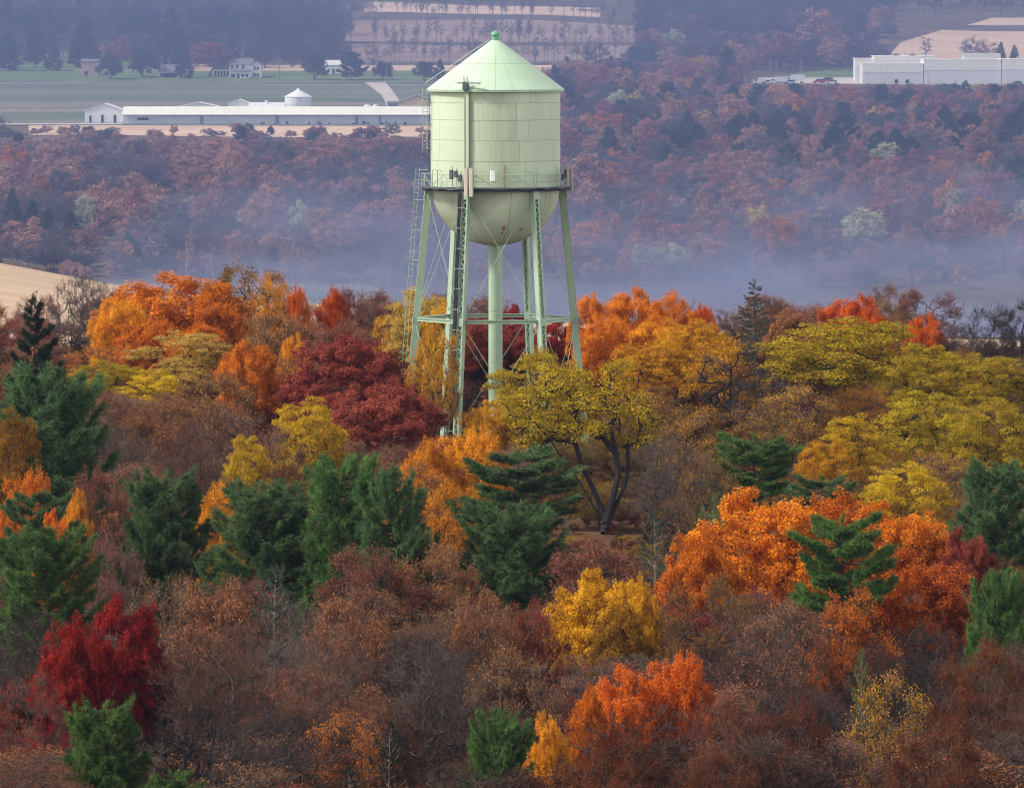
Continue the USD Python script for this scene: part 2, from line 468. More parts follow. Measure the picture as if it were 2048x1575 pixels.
def pine(seed, H, W, base, n_br, tuft, n_need, l, w, rise=0.25, curve=0.35, shape=0.8, irregular=0.35, r_trunk=0.17, plate=0.25, fan=0.9, up=0.45, taper_top=0.12, side_w=0.42):
    """A pine or spruce: whorled limbs that carry sprays of needles: (bark arrays, needle arrays)."""
    rng = np.random.default_rng(seed)
    zs = np.linspace(0, H, 9)
    tr = np.stack([np.cumsum(rng.normal(size=9) * 0.05), np.cumsum(rng.normal(size=9) * 0.05), zs], -1)
    tr[0, :2] = 0
    rr = r_trunk * (1 - zs / H * 0.93)
    B = [sticks(tr[:-1], tr[1:], rr[:-1], rr[1:], 6)]
    tp, td = [], []
    for i in range(n_br):
        s = ((i + rng.uniform(0, 0.9)) / n_br) ** 0.9
        z = base + (H * 0.985 - base) * s
        env = W / 2 * (taper_top + (1 - taper_top) * (1 - s) ** shape) * min(1, 0.55 + s * 3.0)
        L = env * rng.uniform(1 - irregular, 1 + irregular * 0.35)
        ph = i * 2.399963 + rng.uniform(-.5, .5)
        o = np.array([np.interp(z, zs, tr[:, 0]), np.interp(z, zs, tr[:, 1]), z])
        h = np.array([math.cos(ph), math.sin(ph), 0])
        t = np.linspace(0, 1, 6)[:, None]
        pts = o + h * t * L + np.array([0, 0, 1.0]) * (rise * t * L * (0.5 + s) + curve * L * t ** 2.2 * (0.6 + 0.5 * s) - 0.10 * L * np.sin(np.pi * t))
        pts += rng.normal(size=pts.shape) * 0.03 * t * L
        r = 0.016 + 0.016 * L * (1 - np.linspace(0, 1, 6))
        B.append(sticks(pts[:-1], pts[1:], r[:-1], r[1:], 3))
        m = max(4, int(tuft * L))
        u = rng.uniform(0.22, 1.0, m) ** 0.75
        u[:2] = 1.0
        q = np.stack([np.interp(u, t[:, 0], pts[:, k]) for k in range(3)], -1)
        side = np.array([-h[1], h[0], 0])
        sd = rng.uniform(-1, 1, m) * (0.12 + side_w * L * u * (1.12 - u) * 1.6)
        ends = q + side * sd[:, None] + h * (np.abs(sd) * 0.55)[:, None] + np.array([0, 0, 1.0]) * (np.abs(sd) * 0.25 + rng.normal(size=m) * plate * 0.35)[:, None]
        k = np.abs(sd) > 0.12
        B.append(sticks(q[k], ends[k], np.full(k.sum(), 0.014), np.full(k.sum(), 0.008), 3))
        tp.append(ends)
        td.append(unit(h * 0.8 + side * np.sign(sd)[:, None] * 0.5 + [0, 0, up] + rng.normal(size=(m, 3)) * 0.25))
    tp.append(np.repeat(tr[-1:], 8, 0) + rng.normal(size=(8, 3)) * [.08, .08, .2])
    td.append(unit(rng.normal(size=(8, 3)) * 0.5 + [0, 0, 1]))
    tp, td = np.vstack(tp), np.vstack(td)
    i = np.repeat(np.arange(len(tp)), n_need)
    d = unit(td[i] + rng.normal(size=(len(i), 3)) * fan * 0.6)
    p = tp[i] - td[i] * rng.uniform(0, 0.30, (len(i), 1)) + rng.normal(size=(len(i), 3)) * 0.03
    leaves = needles(p, d, l * rng.uniform(0.6, 1.25, len(i)), np.full(len(i), w), rng)
    return join(*B), leaves
# ------------------------------------------------------------------ the materials
M = {}
M['bark'] = paint('bark', (0.055, 0.042, 0.036), 0.9, 0.35, 3.0)
M['bark_dark'] = paint('bark_dark', (0.022, 0.018, 0.018), 0.9, 0.35, 3.0)
M['bark_pale'] = paint('bark_pale', (0.20, 0.165, 0.145), 0.9, 0.3, 3.0)
LEAVES = {
    'orange': [(0.40, 0.10, 0.006), (0.68, 0.20, 0.008), (0.80, 0.29, 0.012), (0.85, 0.38, 0.02)],
    'amber': [(0.42, 0.14, 0.006), (0.70, 0.28, 0.010), (0.82, 0.39, 0.015), (0.86, 0.48, 0.03)],
    'redorange': [(0.40, 0.07, 0.006), (0.68, 0.14, 0.007), (0.80, 0.20, 0.010), (0.84, 0.29, 0.015)],
    'gold': [(0.32, 0.13, 0.006), (0.62, 0.30, 0.008), (0.75, 0.42, 0.012), (0.80, 0.50, 0.03)],
    'yellow': [(0.36, 0.22, 0.010), (0.62, 0.40, 0.010), (0.75, 0.53, 0.015), (0.80, 0.62, 0.05)],
    'olive': [(0.18, 0.125, 0.008), (0.42, 0.29, 0.009), (0.57, 0.40, 0.012), (0.70, 0.49, 0.025)],
    'paleyellow': [(0.40, 0.26, 0.06), (0.60, 0.40, 0.07), (0.70, 0.50, 0.10), (0.74, 0.58, 0.16)],
    'maroon': [(0.13, 0.022, 0.016), (0.30, 0.055, 0.035), (0.42, 0.10, 0.065), (0.50, 0.17, 0.12)],
    'crimson': [(0.10, 0.006, 0.005), (0.28, 0.014, 0.007), (0.42, 0.030, 0.010), (0.50, 0.07, 0.015)],
    'rust': [(0.20, 0.045, 0.010), (0.44, 0.10, 0.016), (0.58, 0.16, 0.026), (0.66, 0.24, 0.05)],
    'tan': [(0.17, 0.075, 0.030), (0.33, 0.15, 0.052), (0.43, 0.21, 0.075), (0.52, 0.29, 0.12)],
    'pinkrust': [(0.15, 0.052, 0.034), (0.30, 0.11, 0.066), (0.40, 0.165, 0.10), (0.48, 0.24, 0.15)],
    'goldbrown': [(0.10, 0.05, 0.008), (0.34, 0.16, 0.010), (0.55, 0.27, 0.012), (0.62, 0.35, 0.02)],
    'pine': [(0.036, 0.075, 0.026), (0.092, 0.160, 0.055), (0.17, 0.25, 0.092), (0.26, 0.34, 0.13)],
    'pinegreen': [(0.040, 0.090, 0.025), (0.10, 0.185, 0.045), (0.19, 0.285, 0.07), (0.30, 0.38, 0.11)],
    'pinedark': [(0.006, 0.012, 0.007), (0.014, 0.028, 0.014), (0.026, 0.045, 0.020), (0.045, 0.07, 0.03)],
    'pinegrey': [(0.030, 0.045, 0.030), (0.065, 0.095, 0.06), (0.11, 0.14, 0.085), (0.16, 0.18, 0.11)],
    'twig_grey': [(0.085, 0.064, 0.054), (0.15, 0.115, 0.098), (0.24, 0.19, 0.16)],
    'rustorange': [(0.24, 0.05, 0.006), (0.52, 0.12, 0.008), (0.66, 0.19, 0.012), (0.72, 0.27, 0.02)],
    'darkrust': [(0.06, 0.016, 0.007), (0.17, 0.045, 0.013), (0.28, 0.085, 0.020), (0.40, 0.15, 0.03)],  # rust leaves darkened: vignette and undergrowth shade are put into the colour
    'citron': [(0.26, 0.17, 0.008), (0.50, 0.34, 0.010), (0.64, 0.46, 0.013), (0.72, 0.56, 0.03)],
    'twig_rust': [(0.10, 0.05, 0.034), (0.18, 0.088, 0.056), (0.27, 0.135, 0.085)],
    'twig_dark': [(0.028, 0.020, 0.018), (0.055, 0.038, 0.033), (0.09, 0.062, 0.053)],  # own tone of the crest trees; along the bottom it paints in the vignette
    'shrub': [(0.035, 0.018, 0.012), (0.08, 0.036, 0.02), (0.14, 0.06, 0.03), (0.18, 0.09, 0.04)],  # darkened: the occlusion under the trees is put into the colour
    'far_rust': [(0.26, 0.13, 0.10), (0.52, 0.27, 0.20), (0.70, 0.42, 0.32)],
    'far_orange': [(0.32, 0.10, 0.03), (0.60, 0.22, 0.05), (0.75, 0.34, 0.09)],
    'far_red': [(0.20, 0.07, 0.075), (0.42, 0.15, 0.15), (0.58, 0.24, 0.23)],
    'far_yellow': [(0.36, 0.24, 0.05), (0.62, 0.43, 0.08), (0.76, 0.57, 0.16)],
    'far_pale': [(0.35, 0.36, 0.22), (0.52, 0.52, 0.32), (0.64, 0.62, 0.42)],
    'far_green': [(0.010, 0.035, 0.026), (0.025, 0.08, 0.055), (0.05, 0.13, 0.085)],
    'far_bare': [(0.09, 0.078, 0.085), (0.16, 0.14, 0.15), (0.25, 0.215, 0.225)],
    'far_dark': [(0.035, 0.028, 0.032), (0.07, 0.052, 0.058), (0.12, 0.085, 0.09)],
}
for k, c in LEAVES.items():
    far = k.startswith('far')
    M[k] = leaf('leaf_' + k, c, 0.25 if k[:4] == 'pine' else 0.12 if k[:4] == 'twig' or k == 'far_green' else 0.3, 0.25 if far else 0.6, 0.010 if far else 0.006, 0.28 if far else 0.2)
M['litter'] = soil('litter', [(0.025, 0.015, 0.010), (0.055, 0.030, 0.018), (0.10, 0.05, 0.025), (0.14, 0.08, 0.035)], 0.22)  # ground colour darkened to carry the shade beneath the trees
M['terrain'] = soil('terrain', [(0.06, 0.038, 0.028), (0.10, 0.07, 0.045), (0.13, 0.10, 0.055), (0.17, 0.12, 0.075)], 0.05)
M['straw'] = soil('straw', [(0.28, 0.19, 0.125), (0.40, 0.285, 0.20), (0.46, 0.34, 0.245), (0.36, 0.255, 0.18)], 0.035, (0.5, 2.2, 1))
M['strawdim'] = soil('strawdim', [(0.20, 0.13, 0.10), (0.29, 0.20, 0.155), (0.36, 0.25, 0.19)], 0.02, (0.6, 2.5, 1))
M['strawfar'] = soil('strawfar', [(0.46, 0.30, 0.20), (0.60, 0.42, 0.29), (0.70, 0.52, 0.38)], 0.02, (0.6, 2.5, 1))
M['grass'] = soil('grass', [(0.075, 0.125, 0.035), (0.11, 0.17, 0.05), (0.16, 0.20, 0.08)], 0.02, (0.5, 2.0, 1))
M['meadow'] = soil('meadow', [(0.18, 0.13, 0.11), (0.09, 0.12, 0.06), (0.12, 0.15, 0.085), (0.17, 0.17, 0.11), (0.27, 0.20, 0.17), (0.14, 0.15, 0.09)], 0.012, (0.35, 3.4, 1))
M['gravel'] = soil('gravel', [(0.42, 0.36, 0.32), (0.52, 0.46, 0.41), (0.60, 0.54, 0.49)], 0.08)
M['asphalt'] = soil('asphalt', [(0.12, 0.12, 0.12), (0.17, 0.17, 0.17), (0.30, 0.29, 0.28)], 0.08)
M['roofmint'] = paint('roofmint', (0.40, 0.53, 0.39), 0.50, 0.07, 0.5, (0.40, 0.47, 0.32), (0.55, 0.8))
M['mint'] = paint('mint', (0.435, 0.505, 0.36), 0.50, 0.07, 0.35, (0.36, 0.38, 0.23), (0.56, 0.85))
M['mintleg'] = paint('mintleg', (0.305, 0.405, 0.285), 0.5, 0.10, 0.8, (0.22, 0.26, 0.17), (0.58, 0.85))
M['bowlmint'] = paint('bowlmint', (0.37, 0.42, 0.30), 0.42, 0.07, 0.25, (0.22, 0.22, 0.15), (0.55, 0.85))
M['seam'] = paint('seam', (0.27, 0.29, 0.19), 0.7, 0.2, 2.0)
M['capgreen'] = paint('capgreen', (0.13, 0.34, 0.21), 0.45, 0.15, 2.0)
M['steel'] = paint('steel', (0.055, 0.065, 0.085), 0.6, 0.3, 2.0)
M['galv'] = paint('galv', (0.30, 0.33, 0.28), 0.5, 0.2, 3.0)
M['cable'] = paint('cable', (0.010, 0.012, 0.022), 0.5, 0.3, 3.0)
M['antenna'] = paint('antenna', (0.44, 0.39, 0.32), 0.45, 0.06, 2.0)
M['white'] = paint('white', (0.78, 0.77, 0.76), 0.5, 0.05, 0.6)
M['rustpipe'] = paint('rustpipe', (0.42, 0.20, 0.05), 0.8, 0.3, 2.0)
M['rust'] = paint('rust_stain', (0.26, 0.10, 0.035), 0.9, 0.3, 4.0)
M['concrete'] = paint('concrete', (0.38, 0.37, 0.34), 0.9, 0.15, 1.0)
M['metalroof'] = paint('metalroof', (0.87, 0.84, 0.72), 0.35, 0.05, 0.05)
M['barnwall'] = paint('barnwall', (0.62, 0.63, 0.68), 0.6, 0.10, 0.2)
M['bigwhite'] = paint('bigwhite', (0.84, 0.81, 0.72), 0.5, 0.04, 0.08)
M['biggrey'] = paint('biggrey', (0.70, 0.70, 0.69), 0.55, 0.05, 0.08)
M['bluedoor'] = paint('bluedoor', (0.16, 0.24, 0.32), 0.6, 0.1, 0.5)
M['opening'] = paint('opening', (0.015, 0.018, 0.022), 0.8, 0.1, 0.5)
M['tanwall'] = paint('tanwall', (0.62, 0.46, 0.26), 0.6, 0.06, 0.3)
M['greenroof'] = paint('greenroof', (0.20, 0.28, 0.24), 0.5, 0.1, 0.3)
M['greyroof'] = paint('greyroof', (0.17, 0.165, 0.175), 0.7, 0.15, 0.5)
M['housewall'] = paint('housewall', (0.66, 0.65, 0.64), 0.6, 0.05, 0.5)
M['pinkwall'] = paint('pinkwall', (0.42, 0.27, 0.22), 0.8, 0.1, 0.5)
M['wood'] = paint('wood', (0.22, 0.17, 0.13), 0.85, 0.2, 1.0)
M['carwhite'] = paint('carwhite', (0.72, 0.73, 0.75), 0.3, 0.04, 1.0)
M['cargrey'] = paint('cargrey', (0.20, 0.21, 0.23), 0.3, 0.04, 1.0)
M['carred'] = paint('carred', (0.36, 0.05, 0.05), 0.3, 0.04, 1.0)
M['glass'] = usdkit.material(stage, '/World/Looks/dark_glass', {'p': ('principled_bsdf', {'base_color': (0.03, 0.035, 0.045), 'roughness': 0.08})}, surface='p.BSDF')
M['rubber'] = paint('rubber', (0.015, 0.015, 0.016), 0.8, 0.1, 2.0)
# ------------------------------------------------------------------ the land: one sheet, and the fields, roads and drives that lie on it
def land():
    d = np.concatenate([np.arange(-400, 200, 20.0), np.arange(200, 640, 4.0), np.arange(640, 1100, 10.0), np.arange(1100, 1960, 16.0), np.arange(1960, 2700, 6.0), np.arange(2700, 4601, 25.0)])
    u = np.linspace(-1, 1, 121)
    x = u[None, :] * (170 + np.maximum(d, 0) * 0.20)[:, None]
    D = np.repeat(d[:, None], len(u), 1)
    v = np.stack([x, D, ground(x, D)], -1).reshape(-1, 3)
    i, j = np.meshgrid(np.arange(len(d) - 1), np.arange(len(u) - 1), indexing='ij')
    n = len(u)
    q = np.stack([i * n + j, i * n + j + 1, (i + 1) * n + j + 1, (i + 1) * n + j], -1).reshape(-1, 4)
    return v, np.vstack([q[:, [0, 1, 2]], q[:, [0, 2, 3]]])


tag(mesh_prim('terrain', land(), M['terrain'], None, True), kind='structure')


def sheet(name, mat, rows, lift=0.15, nx=60, step=6.0, kind='structure'):
    """Lays a sheet on the land: rows = (distance, left, right) with left and right in metres."""
    rows = np.array(rows, float)
    d = np.unique(np.concatenate([np.arange(rows[0, 0], rows[-1, 0], step), rows[:, 0]]))
    a, b = np.interp(d, rows[:, 0], rows[:, 1]), np.interp(d, rows[:, 0], rows[:, 2])
    u = np.linspace(0, 1, nx + 1)
    x = a[:, None] + (b - a)[:, None] * u
    D = np.repeat(d[:, None], nx + 1, 1)
    v = np.stack([x, D, ground(x, D) + lift], -1).reshape(-1, 3)
    i, j = np.meshgrid(np.arange(len(d) - 1), np.arange(nx), indexing='ij')
    n = nx + 1
    q = np.stack([i * n + j, i * n + j + 1, (i + 1) * n + j + 1, (i + 1) * n + j], -1).reshape(-1, 4)
    return tag(mesh_prim(name, (v, np.vstack([q[:, [0, 1, 2]], q[:, [0, 2, 3]]])), M[mat], None, True), kind=kind)


def px_rows(*rows):
    """(distance, left pixel, right pixel) to metres."""
    return [(d, xpix(a, d), xpix(b, d)) for d, a, b in rows]


sheet('forest_floor', 'litter', [(235, -75, 75), (640, -95, 95)], 0.06, 60, 4.0)
sheet('harvested_field', 'straw', [(648, -95, 95), (970, -130, 130)], 0.10, 70)
sheet('valley_meadow', 'meadow', px_rows((1470, -150, 1000), (1560, -150, 720)), 0.15)
sheet('valley_road', 'gravel', px_rows((1520, 150, 200), (1526, 180, 420), (1532, 190, 430), (1538, 200, 300)), 0.30)
sheet('barn_field', 'strawfar', px_rows((2040, 60, 1000), (2096, 60, 1000)), 0.12)
sheet('farm_meadow', 'meadow', px_rows((2098, -120, 1080), (2388, -120, 1080)), 0.12)
sheet('barn_lane', 'asphalt', px_rows((2099, -60, 1000), (2104, -60, 1000)), 0.20)
sheet('farm_lane', 'gravel', px_rows((2104, -60, 245), (2112, -60, 250)), 0.20)
sheet('gravel_drive', 'gravel', px_rows((2185, 780, 816), (2290, 764, 792), (2388, 730, 772)), 0.20, 8)
sheet('farm_lawn', 'grass', px_rows((2389, -120, 1080), (2506, -120, 1080)), 0.12)
sheet('farm_road', 'asphalt', px_rows((2390, -150, 1080), (2398, -150, 1080)), 0.22)
sheet('upper_field', 'strawfar', px_rows((2508, 150, 1150), (2578, 150, 1150)), 0.12)
for a, b, l, r in ((2606, 2690, 705, 1260), (2706, 2796, 690, 1270), (2842, 2900, 730, 1200)):
    sheet('hill_field', 'strawfar' if a > 2800 else 'strawdim', px_rows((a, l, r), (b, l, r)), 0.12, 50, 8.0)
sheet('left_hill_lawn', 'grass', px_rows((2520, -150, 340), (2640, -150, 250)), 0.13)
sheet('right_hill_field', 'strawfar', px_rows((2610, 1765, 2250), (2690, 1800, 2250), (2760, 1880, 2250)), 0.12, 40)
sheet('right_hill_strip', 'strawfar', px_rows((2790, 1930, 2250), (2830, 1980, 2250)), 0.12, 20)
sheet('works_yard', 'gravel', px_rows((2375, 1500, 1720), (2425, 1520, 1740)), 0.12, 30)
sheet('works_road', 'asphalt', px_rows((2358, 1440, 2200), (2366, 1440, 2200)), 0.22, 40)
sheet('works_lawn', 'grass', px_rows((2426, 1560, 1745), (2480, 1600, 1745), (2540, 1650, 1745)), 0.12, 24)
sheet('works_verge', 'meadow', px_rows((2325, 1490, 2200), (2357, 1450, 2200)), 0.13, 40)

# ------------------------------------------------------------------ the water tower
TD = 500.0
TX = xpix(991, TD)
TZ = float(ground(TX, TD)) - 0.1
tz = lambda py: zpix(py, TD) - TZ
ZB, ZE, ZA, ZBOT = tz(373), tz(178.5), tz(77), tz(491)
R = 5.0
polar = lambda r, th, z: np.array([r * math.sin(th), -r * math.cos(th), z])
LEG_TH = [math.radians(a) for a in (35, 95, 155, 215, 275, 335)]
RT, RB = R + 0.20, R + 0.20 + 0.0925 * ZB
leg_r = lambda z: RB + (RT - RB) * z / (ZB - 0.3)
tower = thing('water_tower', 'pale mint green steel water tower on six braced legs above the autumn trees', 'water tower', (TX, TD, TZ))

# roof: a cone with two rows of plates, and a vent on top
g = MB().lathe([(0.0, ZA - 0.05), (0.32, ZA - 0.16), (R + 0.27, ZE - 0.03), (R + 0.27, ZE - 0.12), (R - 0.1, ZE - 0.14)], 72)
roof = g.build('roof', M['seam'], tower)
zr = lambda r: ZA - 0.16 + (ZE - ZA + 0.16) * (r - 0.32) / (R - 0.02)
for r0, r1, n, th in ((R + 0.32, 2.74, 24, 0.035), (2.70, 0.34, 12, 0.028)):
    for i in range(n):
        a0, a1 = 2 * math.pi * i / n, 2 * math.pi * (i + 1) / n
        gp = 0.011 / r0
        MB().patch(r0, zr(r0), r1, zr(r1), a0 + gp, a1 - gp, th, 4).build('roof_panel', M['roofmint'], roof)
MB().lathe([(R + 0.20, ZE - 0.16), (R + 0.34, ZE - 0.16), (R + 0.34, ZE + 0.0), (R + 0.30, ZE + 0.02)], 72).build('eave_rim', M['mintleg'], roof)
gv = MB().lathe([(0.27, ZA - 0.25), (0.27, ZA + 0.12), (0.22, ZA + 0.18), (0.33, ZA + 0.24), (0.35, ZA + 0.36), (0.30, ZA + 0.46), (0.14, ZA + 0.56), (0.0, ZA + 0.62)], 28)
vent = gv.build('roof_vent', M['capgreen'], tower, 35)
MB().tube([polar(0.34, a, ZA + 0.27) for a in np.linspace(0, 2 * math.pi, 20)], 0.03, 5).build('vent_rim', M['capgreen'], vent)

# shell: courses of curved plates with open joints
courses = [tz(y) for y in (372, 320, 278.5, 238.5, 204.5, 179)]
shell = MB().lathe([(R - 0.05, ZB - 0.1), (R - 0.05, ZE - 0.1)], 72).build('shell', M['seam'], tower)
for c in range(5):
    n = 8 if c % 2 == 0 else 9
    off = 0.30 + c * 0.37
    for i in range(n):
        a0, a1 = off + 2 * math.pi * i / n, off + 2 * math.pi * (i + 1) / n
        rr = R - 0.018 + 0.010 * (c % 2)
        MB().patch(rr, courses[c] + 0.011, rr, courses[c + 1] - 0.011, a0 + 0.0018, a1 - 0.0018, 0.028, 9).build('plate', M['mint'], shell)
# bowl: segments of a dish under the balcony
DEPTH = ZB - ZBOT
prof = [((R - 0.03) * math.cos(a), ZB - 0.12 - (DEPTH - 0.12) * math.sin(a)) for a in np.linspace(0, math.pi / 2 * 0.985, 15)]
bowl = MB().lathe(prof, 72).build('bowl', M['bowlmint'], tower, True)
for i in range(8):
    th = 0.25 + i * math.pi / 4
    MB().tube([polar(r + 0.004, th, z) for r, z in prof[:12]], 0.012, 4).build('bowl_seam', M['seam'], bowl)
rng = np.random.default_rng(3)
for px, py, s in ((1008, 452, 0.26), (1042, 455, 0.20), (1004, 463, 0.14), (985, 472, 0.12), (1040, 470, 0.12)):
    x, z = (px - 991) / 25.8, tz(py)
    rz_ = (R - 0.03) * math.sqrt(max(0, 1 - ((ZB - 0.12 - z) / (DEPTH - 0.12)) ** 2))
    th = math.asin(x / rz_)
    n = 11
    ph = np.linspace(0, 2 * math.pi, n, endpoint=False)
    pts = []
    for p in ph:
        k = s * rng.uniform(0.5, 1.0)
        zz = z + k * math.sin(p) * (0.7 if math.sin(p) > 0 else 1.3)
        r2 = (R - 0.03) * math.sqrt(max(0, 1 - ((ZB - 0.12 - zz) / (DEPTH - 0.12)) ** 2)) + 0.006
        pts.append(polar(r2, th + k * math.cos(p) * 0.7 / rz_, zz - 0.004))
    pts.append(polar(rz_ + 0.008, th, z - 0.004))
    MB().add(pts, [[n, (i + 1) % n, i] for i in range(n)]).build('rust_patch', M['rust'], bowl)

# riser pipe
MB().lathe([(0.66, ZBOT - 0.0), (0.62, ZBOT + 0.35), (0.54, ZBOT - 0.35), (0.54, 0.0)][1:], 32).build('riser_pipe', M['mintleg'], tower, 40)
for z in (4.0, 8.0, 12.0):
    MB().lathe([(0.535, z), (0.56, z), (0.56, z + 0.10), (0.535, z + 0.10)], 32).build('riser_flange', M['mintleg'], tower)

# balcony: floor, girder, rail
bal = MB().lathe([(R - 0.02, ZB), (R + 0.74, ZB), (R + 0.74, ZB - 0.10), (R + 0.66, ZB - 0.24), (R + 0.62, ZB - 0.24), (R + 0.62, ZB - 0.10), (R - 0.02, ZB - 0.12)], 72).build('balcony', M['steel'], tower)
RR = R + 0.70
for hgt in (0.52, 1.02):
    MB().tube([polar(RR, a, ZB + hgt) for a in np.linspace(0, 2 * math.pi, 73)], 0.020, 4).build('rail', M['mintleg'], bal)
for i in range(24):
    a = 2 * math.pi * i / 24
    MB().tube([polar(RR, a, ZB), polar(RR, a, ZB + 1.04)], 0.024, 4).build('rail_post', M['mintleg'], bal)
    m = a + math.pi / 24
    MB().tube([polar(RR - .02, a + (0 if i % 2 else math.pi / 12), ZB + 0.98), polar(RR - .02, a + (math.pi / 12 if i % 2 else 0), ZB + 0.06)], 0.022, 4).build('rail_brace', M['galv'], bal)

# legs: two webs with flanges, laced on the inner and outer faces
for k, th in enumerate(LEG_TH):
    er, et = np.array([math.sin(th), -math.cos(th), 0]), np.array([math.cos(th), math.sin(th), 0])
    P = lambda z, r=0.0, t=0.0: polar(leg_r(z), th, z) + er * r + et * t
    z0, z1 = 0.25, ZB - 0.20
    WD, WB = 0.50, 0.46
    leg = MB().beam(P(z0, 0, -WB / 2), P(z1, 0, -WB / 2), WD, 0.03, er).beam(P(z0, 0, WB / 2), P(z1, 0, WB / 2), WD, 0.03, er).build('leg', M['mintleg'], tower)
    for s in (-1, 1):
        for q in (-1, 1):
            MB().beam(P(z0, s * (WD / 2 + 0.012), q * (WB / 2 - 0.045)), P(z1, s * (WD / 2 + 0.012), q * (WB / 2 - 0.045)), 0.12, 0.022, et).build('flange', M['mintleg'], leg)
        lac, zz, q = MB(), z0 + 0.6, 1
        while zz < z1 - 0.5:
            lac.beam(P(zz, s * (WD / 2 + 0.03), -q * 0.17), P(zz + 0.36, s * (WD / 2 + 0.03), q * 0.17), 0.07, 0.014, et)
            zz += 0.36
            q = -q
        lac.build('lacing', M['mintleg'], leg)
        for zp in (z0 + 0.3, tz(637), z1 - 0.35):
            MB().beam(P(zp - 0.32, s * (WD / 2 + 0.05), 0), P(zp + 0.32, s * (WD / 2 + 0.05), 0), WB + 0.08, 0.02, et).build('gusset', M['mintleg'], leg)
    MB().box(P(0.19), (1.0, 1.0, 0.14), -th).build('base_plate', M['mintleg'], leg)
    MB().lathe([(1.05, -0.6), (1.05, 0.02), (0.85, 0.12), (0.0, 0.12)], 8, c=P(0.0)).build('footing', M['concrete'], leg)
ZS = tz(637)
for k in range(6):
    a, b = LEG_TH[k], LEG_TH[(k + 1) % 6]
    A, B = lambda z, r=0: polar(leg_r(z) + r, a, z), lambda z, r=0: polar(leg_r(z) + r, b, z)
    u = unit(B(ZS) - A(ZS))
    for dz in (0.10, -0.12):
        MB().beam(A(ZS + dz) + u * 0.28, B(ZS + dz) - u * 0.28, 0.26, 0.07, np.cross(u, [0, 0, 1])).build('strut', M['mintleg'], tower)
    MB().beam(A(ZS - 0.01) + u * 0.28, B(ZS - 0.01) - u * 0.28, 0.03, 0.17, np.cross(u, [0, 0, 1])).build('strut_web', M['mintleg'], tower)
    for za, zb in ((ZB - 0.55, ZS + 0.25), (ZS - 0.3, 0.9)):
        MB().tube([A(za, 0.18) + u * 0.2, B(zb, 0.18) - u * 0.2], 0.022, 5).build('brace_rod', M['mintleg'], tower)
        MB().tube([B(za, 0.12) - u * 0.2, A(zb, 0.12) + u * 0.2], 0.022, 5).build('brace_rod', M['mintleg'], tower)

# the long tray up the front of the tank and its bracket at the eave
th = math.asin((935 - 991) / 25.8 / (R + 0.15))
et = np.array([math.cos(th), math.sin(th), 0])
tray = MB().beam(polar(R + 0.16, th, tz(345)), polar(R + 0.16, th, tz(170)), 0.30, 0.08, et).build('cable_tray', M['mint'], tower)
for s in (-1, 1):
    MB().beam(polar(R + 0.18, th, tz(372)) + et * s * 0.17, polar(R + 0.18, th, tz(160)) + et * s * 0.17, 0.035, 0.16, et).build('tray_rail', M['mintleg'], tray)
    MB().tube([polar(R + 0.42, th, tz(182)) + et * s * 0.13, polar(R + 0.42, th, tz(152)) + et * s * 0.13], 0.035, 5).build('tray_post', M['steel'], tray)
for y in (178, 204, 238, 278, 320):
    MB().beam(polar(R + 0.10, th, tz(y)) - et * 0.30, polar(R + 0.10, th, tz(y)) + et * 0.30, 0.05, 0.10, [0, 0, 1]).build('tray_clip', M['mintleg'], tray)
MB().beam(polar(R + 0.42, th, tz(165)) - et * 0.68 + [0, 0, .03], polar(R + 0.42, th, tz(165)) + et * 1.25, 0.16, 0.13, [0, 0, 1]).build('tray_arm', M['galv'], tray)
MB().beam(polar(R + 0.40, th, tz(178)), polar(R + 0.40, th, tz(163)), 0.40, 0.30, et).build('tray_box', M['steel'], tray)

# ladders: up the shell, up the roof, and the long one beside the left leg
def ladder(name, a, b, w, side, gap=0.32, r=0.028, hoops=None, out=None):
    a, b, side = np.array(a), np.array(b), unit(np.array(side, float))
    L = np.linalg.norm(b - a)
    lad = MB().tube([a - side * w / 2, b - side * w / 2], r, 5).tube([a + side * w / 2, b + side * w / 2], r, 5).build(name, M['mintleg'], tower)
    rungs = MB()
    for t in np.arange(0.2, L, gap):
        q = a + (b - a) * t / L
        rungs.tube([q - side * w / 2, q + side * w / 2], r * 0.6, 4)
    rungs.build('rungs', M['mintleg'], lad)
    if hoops:
        for t in np.arange(0.6, L, hoops):
            q = a + (b - a) * t / L
            MB().tube([q + side * w / 2 * math.cos(p) * 1.25 + out * 0.62 * math.sin(p) for p in np.linspace(0, math.pi, 9)], 0.016, 4).build('hoop', M['mintleg'], lad)
    return lad


LTH = math.radians(281)
el, etl = np.array([math.sin(LTH), -math.cos(LTH), 0]), np.array([math.cos(LTH), math.sin(LTH), 0])
ladder('shell_ladder', polar(R + 0.55, LTH, tz(303)), polar(R + 0.55, LTH, tz(176)), 0.48, el * 0.8 + etl * 0.6)
for y in (205, 250, 296):
    MB().tube([polar(R, LTH, tz(y)), polar(R + 0.50, LTH, tz(y))], 0.03, 4).build('ladder_bracket', M['mintleg'], tower)
MB().tube([polar(R + 0.22, LTH, tz(188)), polar(R + 0.22, LTH, tz(340))], 0.035, 5).build('conduit', M['steel'], tower)
ra, rb = polar(R + 0.45, math.radians(268), zr(R) + 0.25), polar(0.5, math.radians(268), zr(0.5) + 0.18)
ladder('roof_ladder', ra, rb, 0.40, [0, 1, 0], 0.36, 0.026)
q = lambda py, px: np.array([(px - 991) / 25.8, 0.6, tz(py)])
ladder('leg_ladder', q(905, 795), q(335, 836), 0.38, [0.8, -0.6, 0], 0.50, 0.024, 1.45, unit(np.array([-0.6, -0.8, 0])))
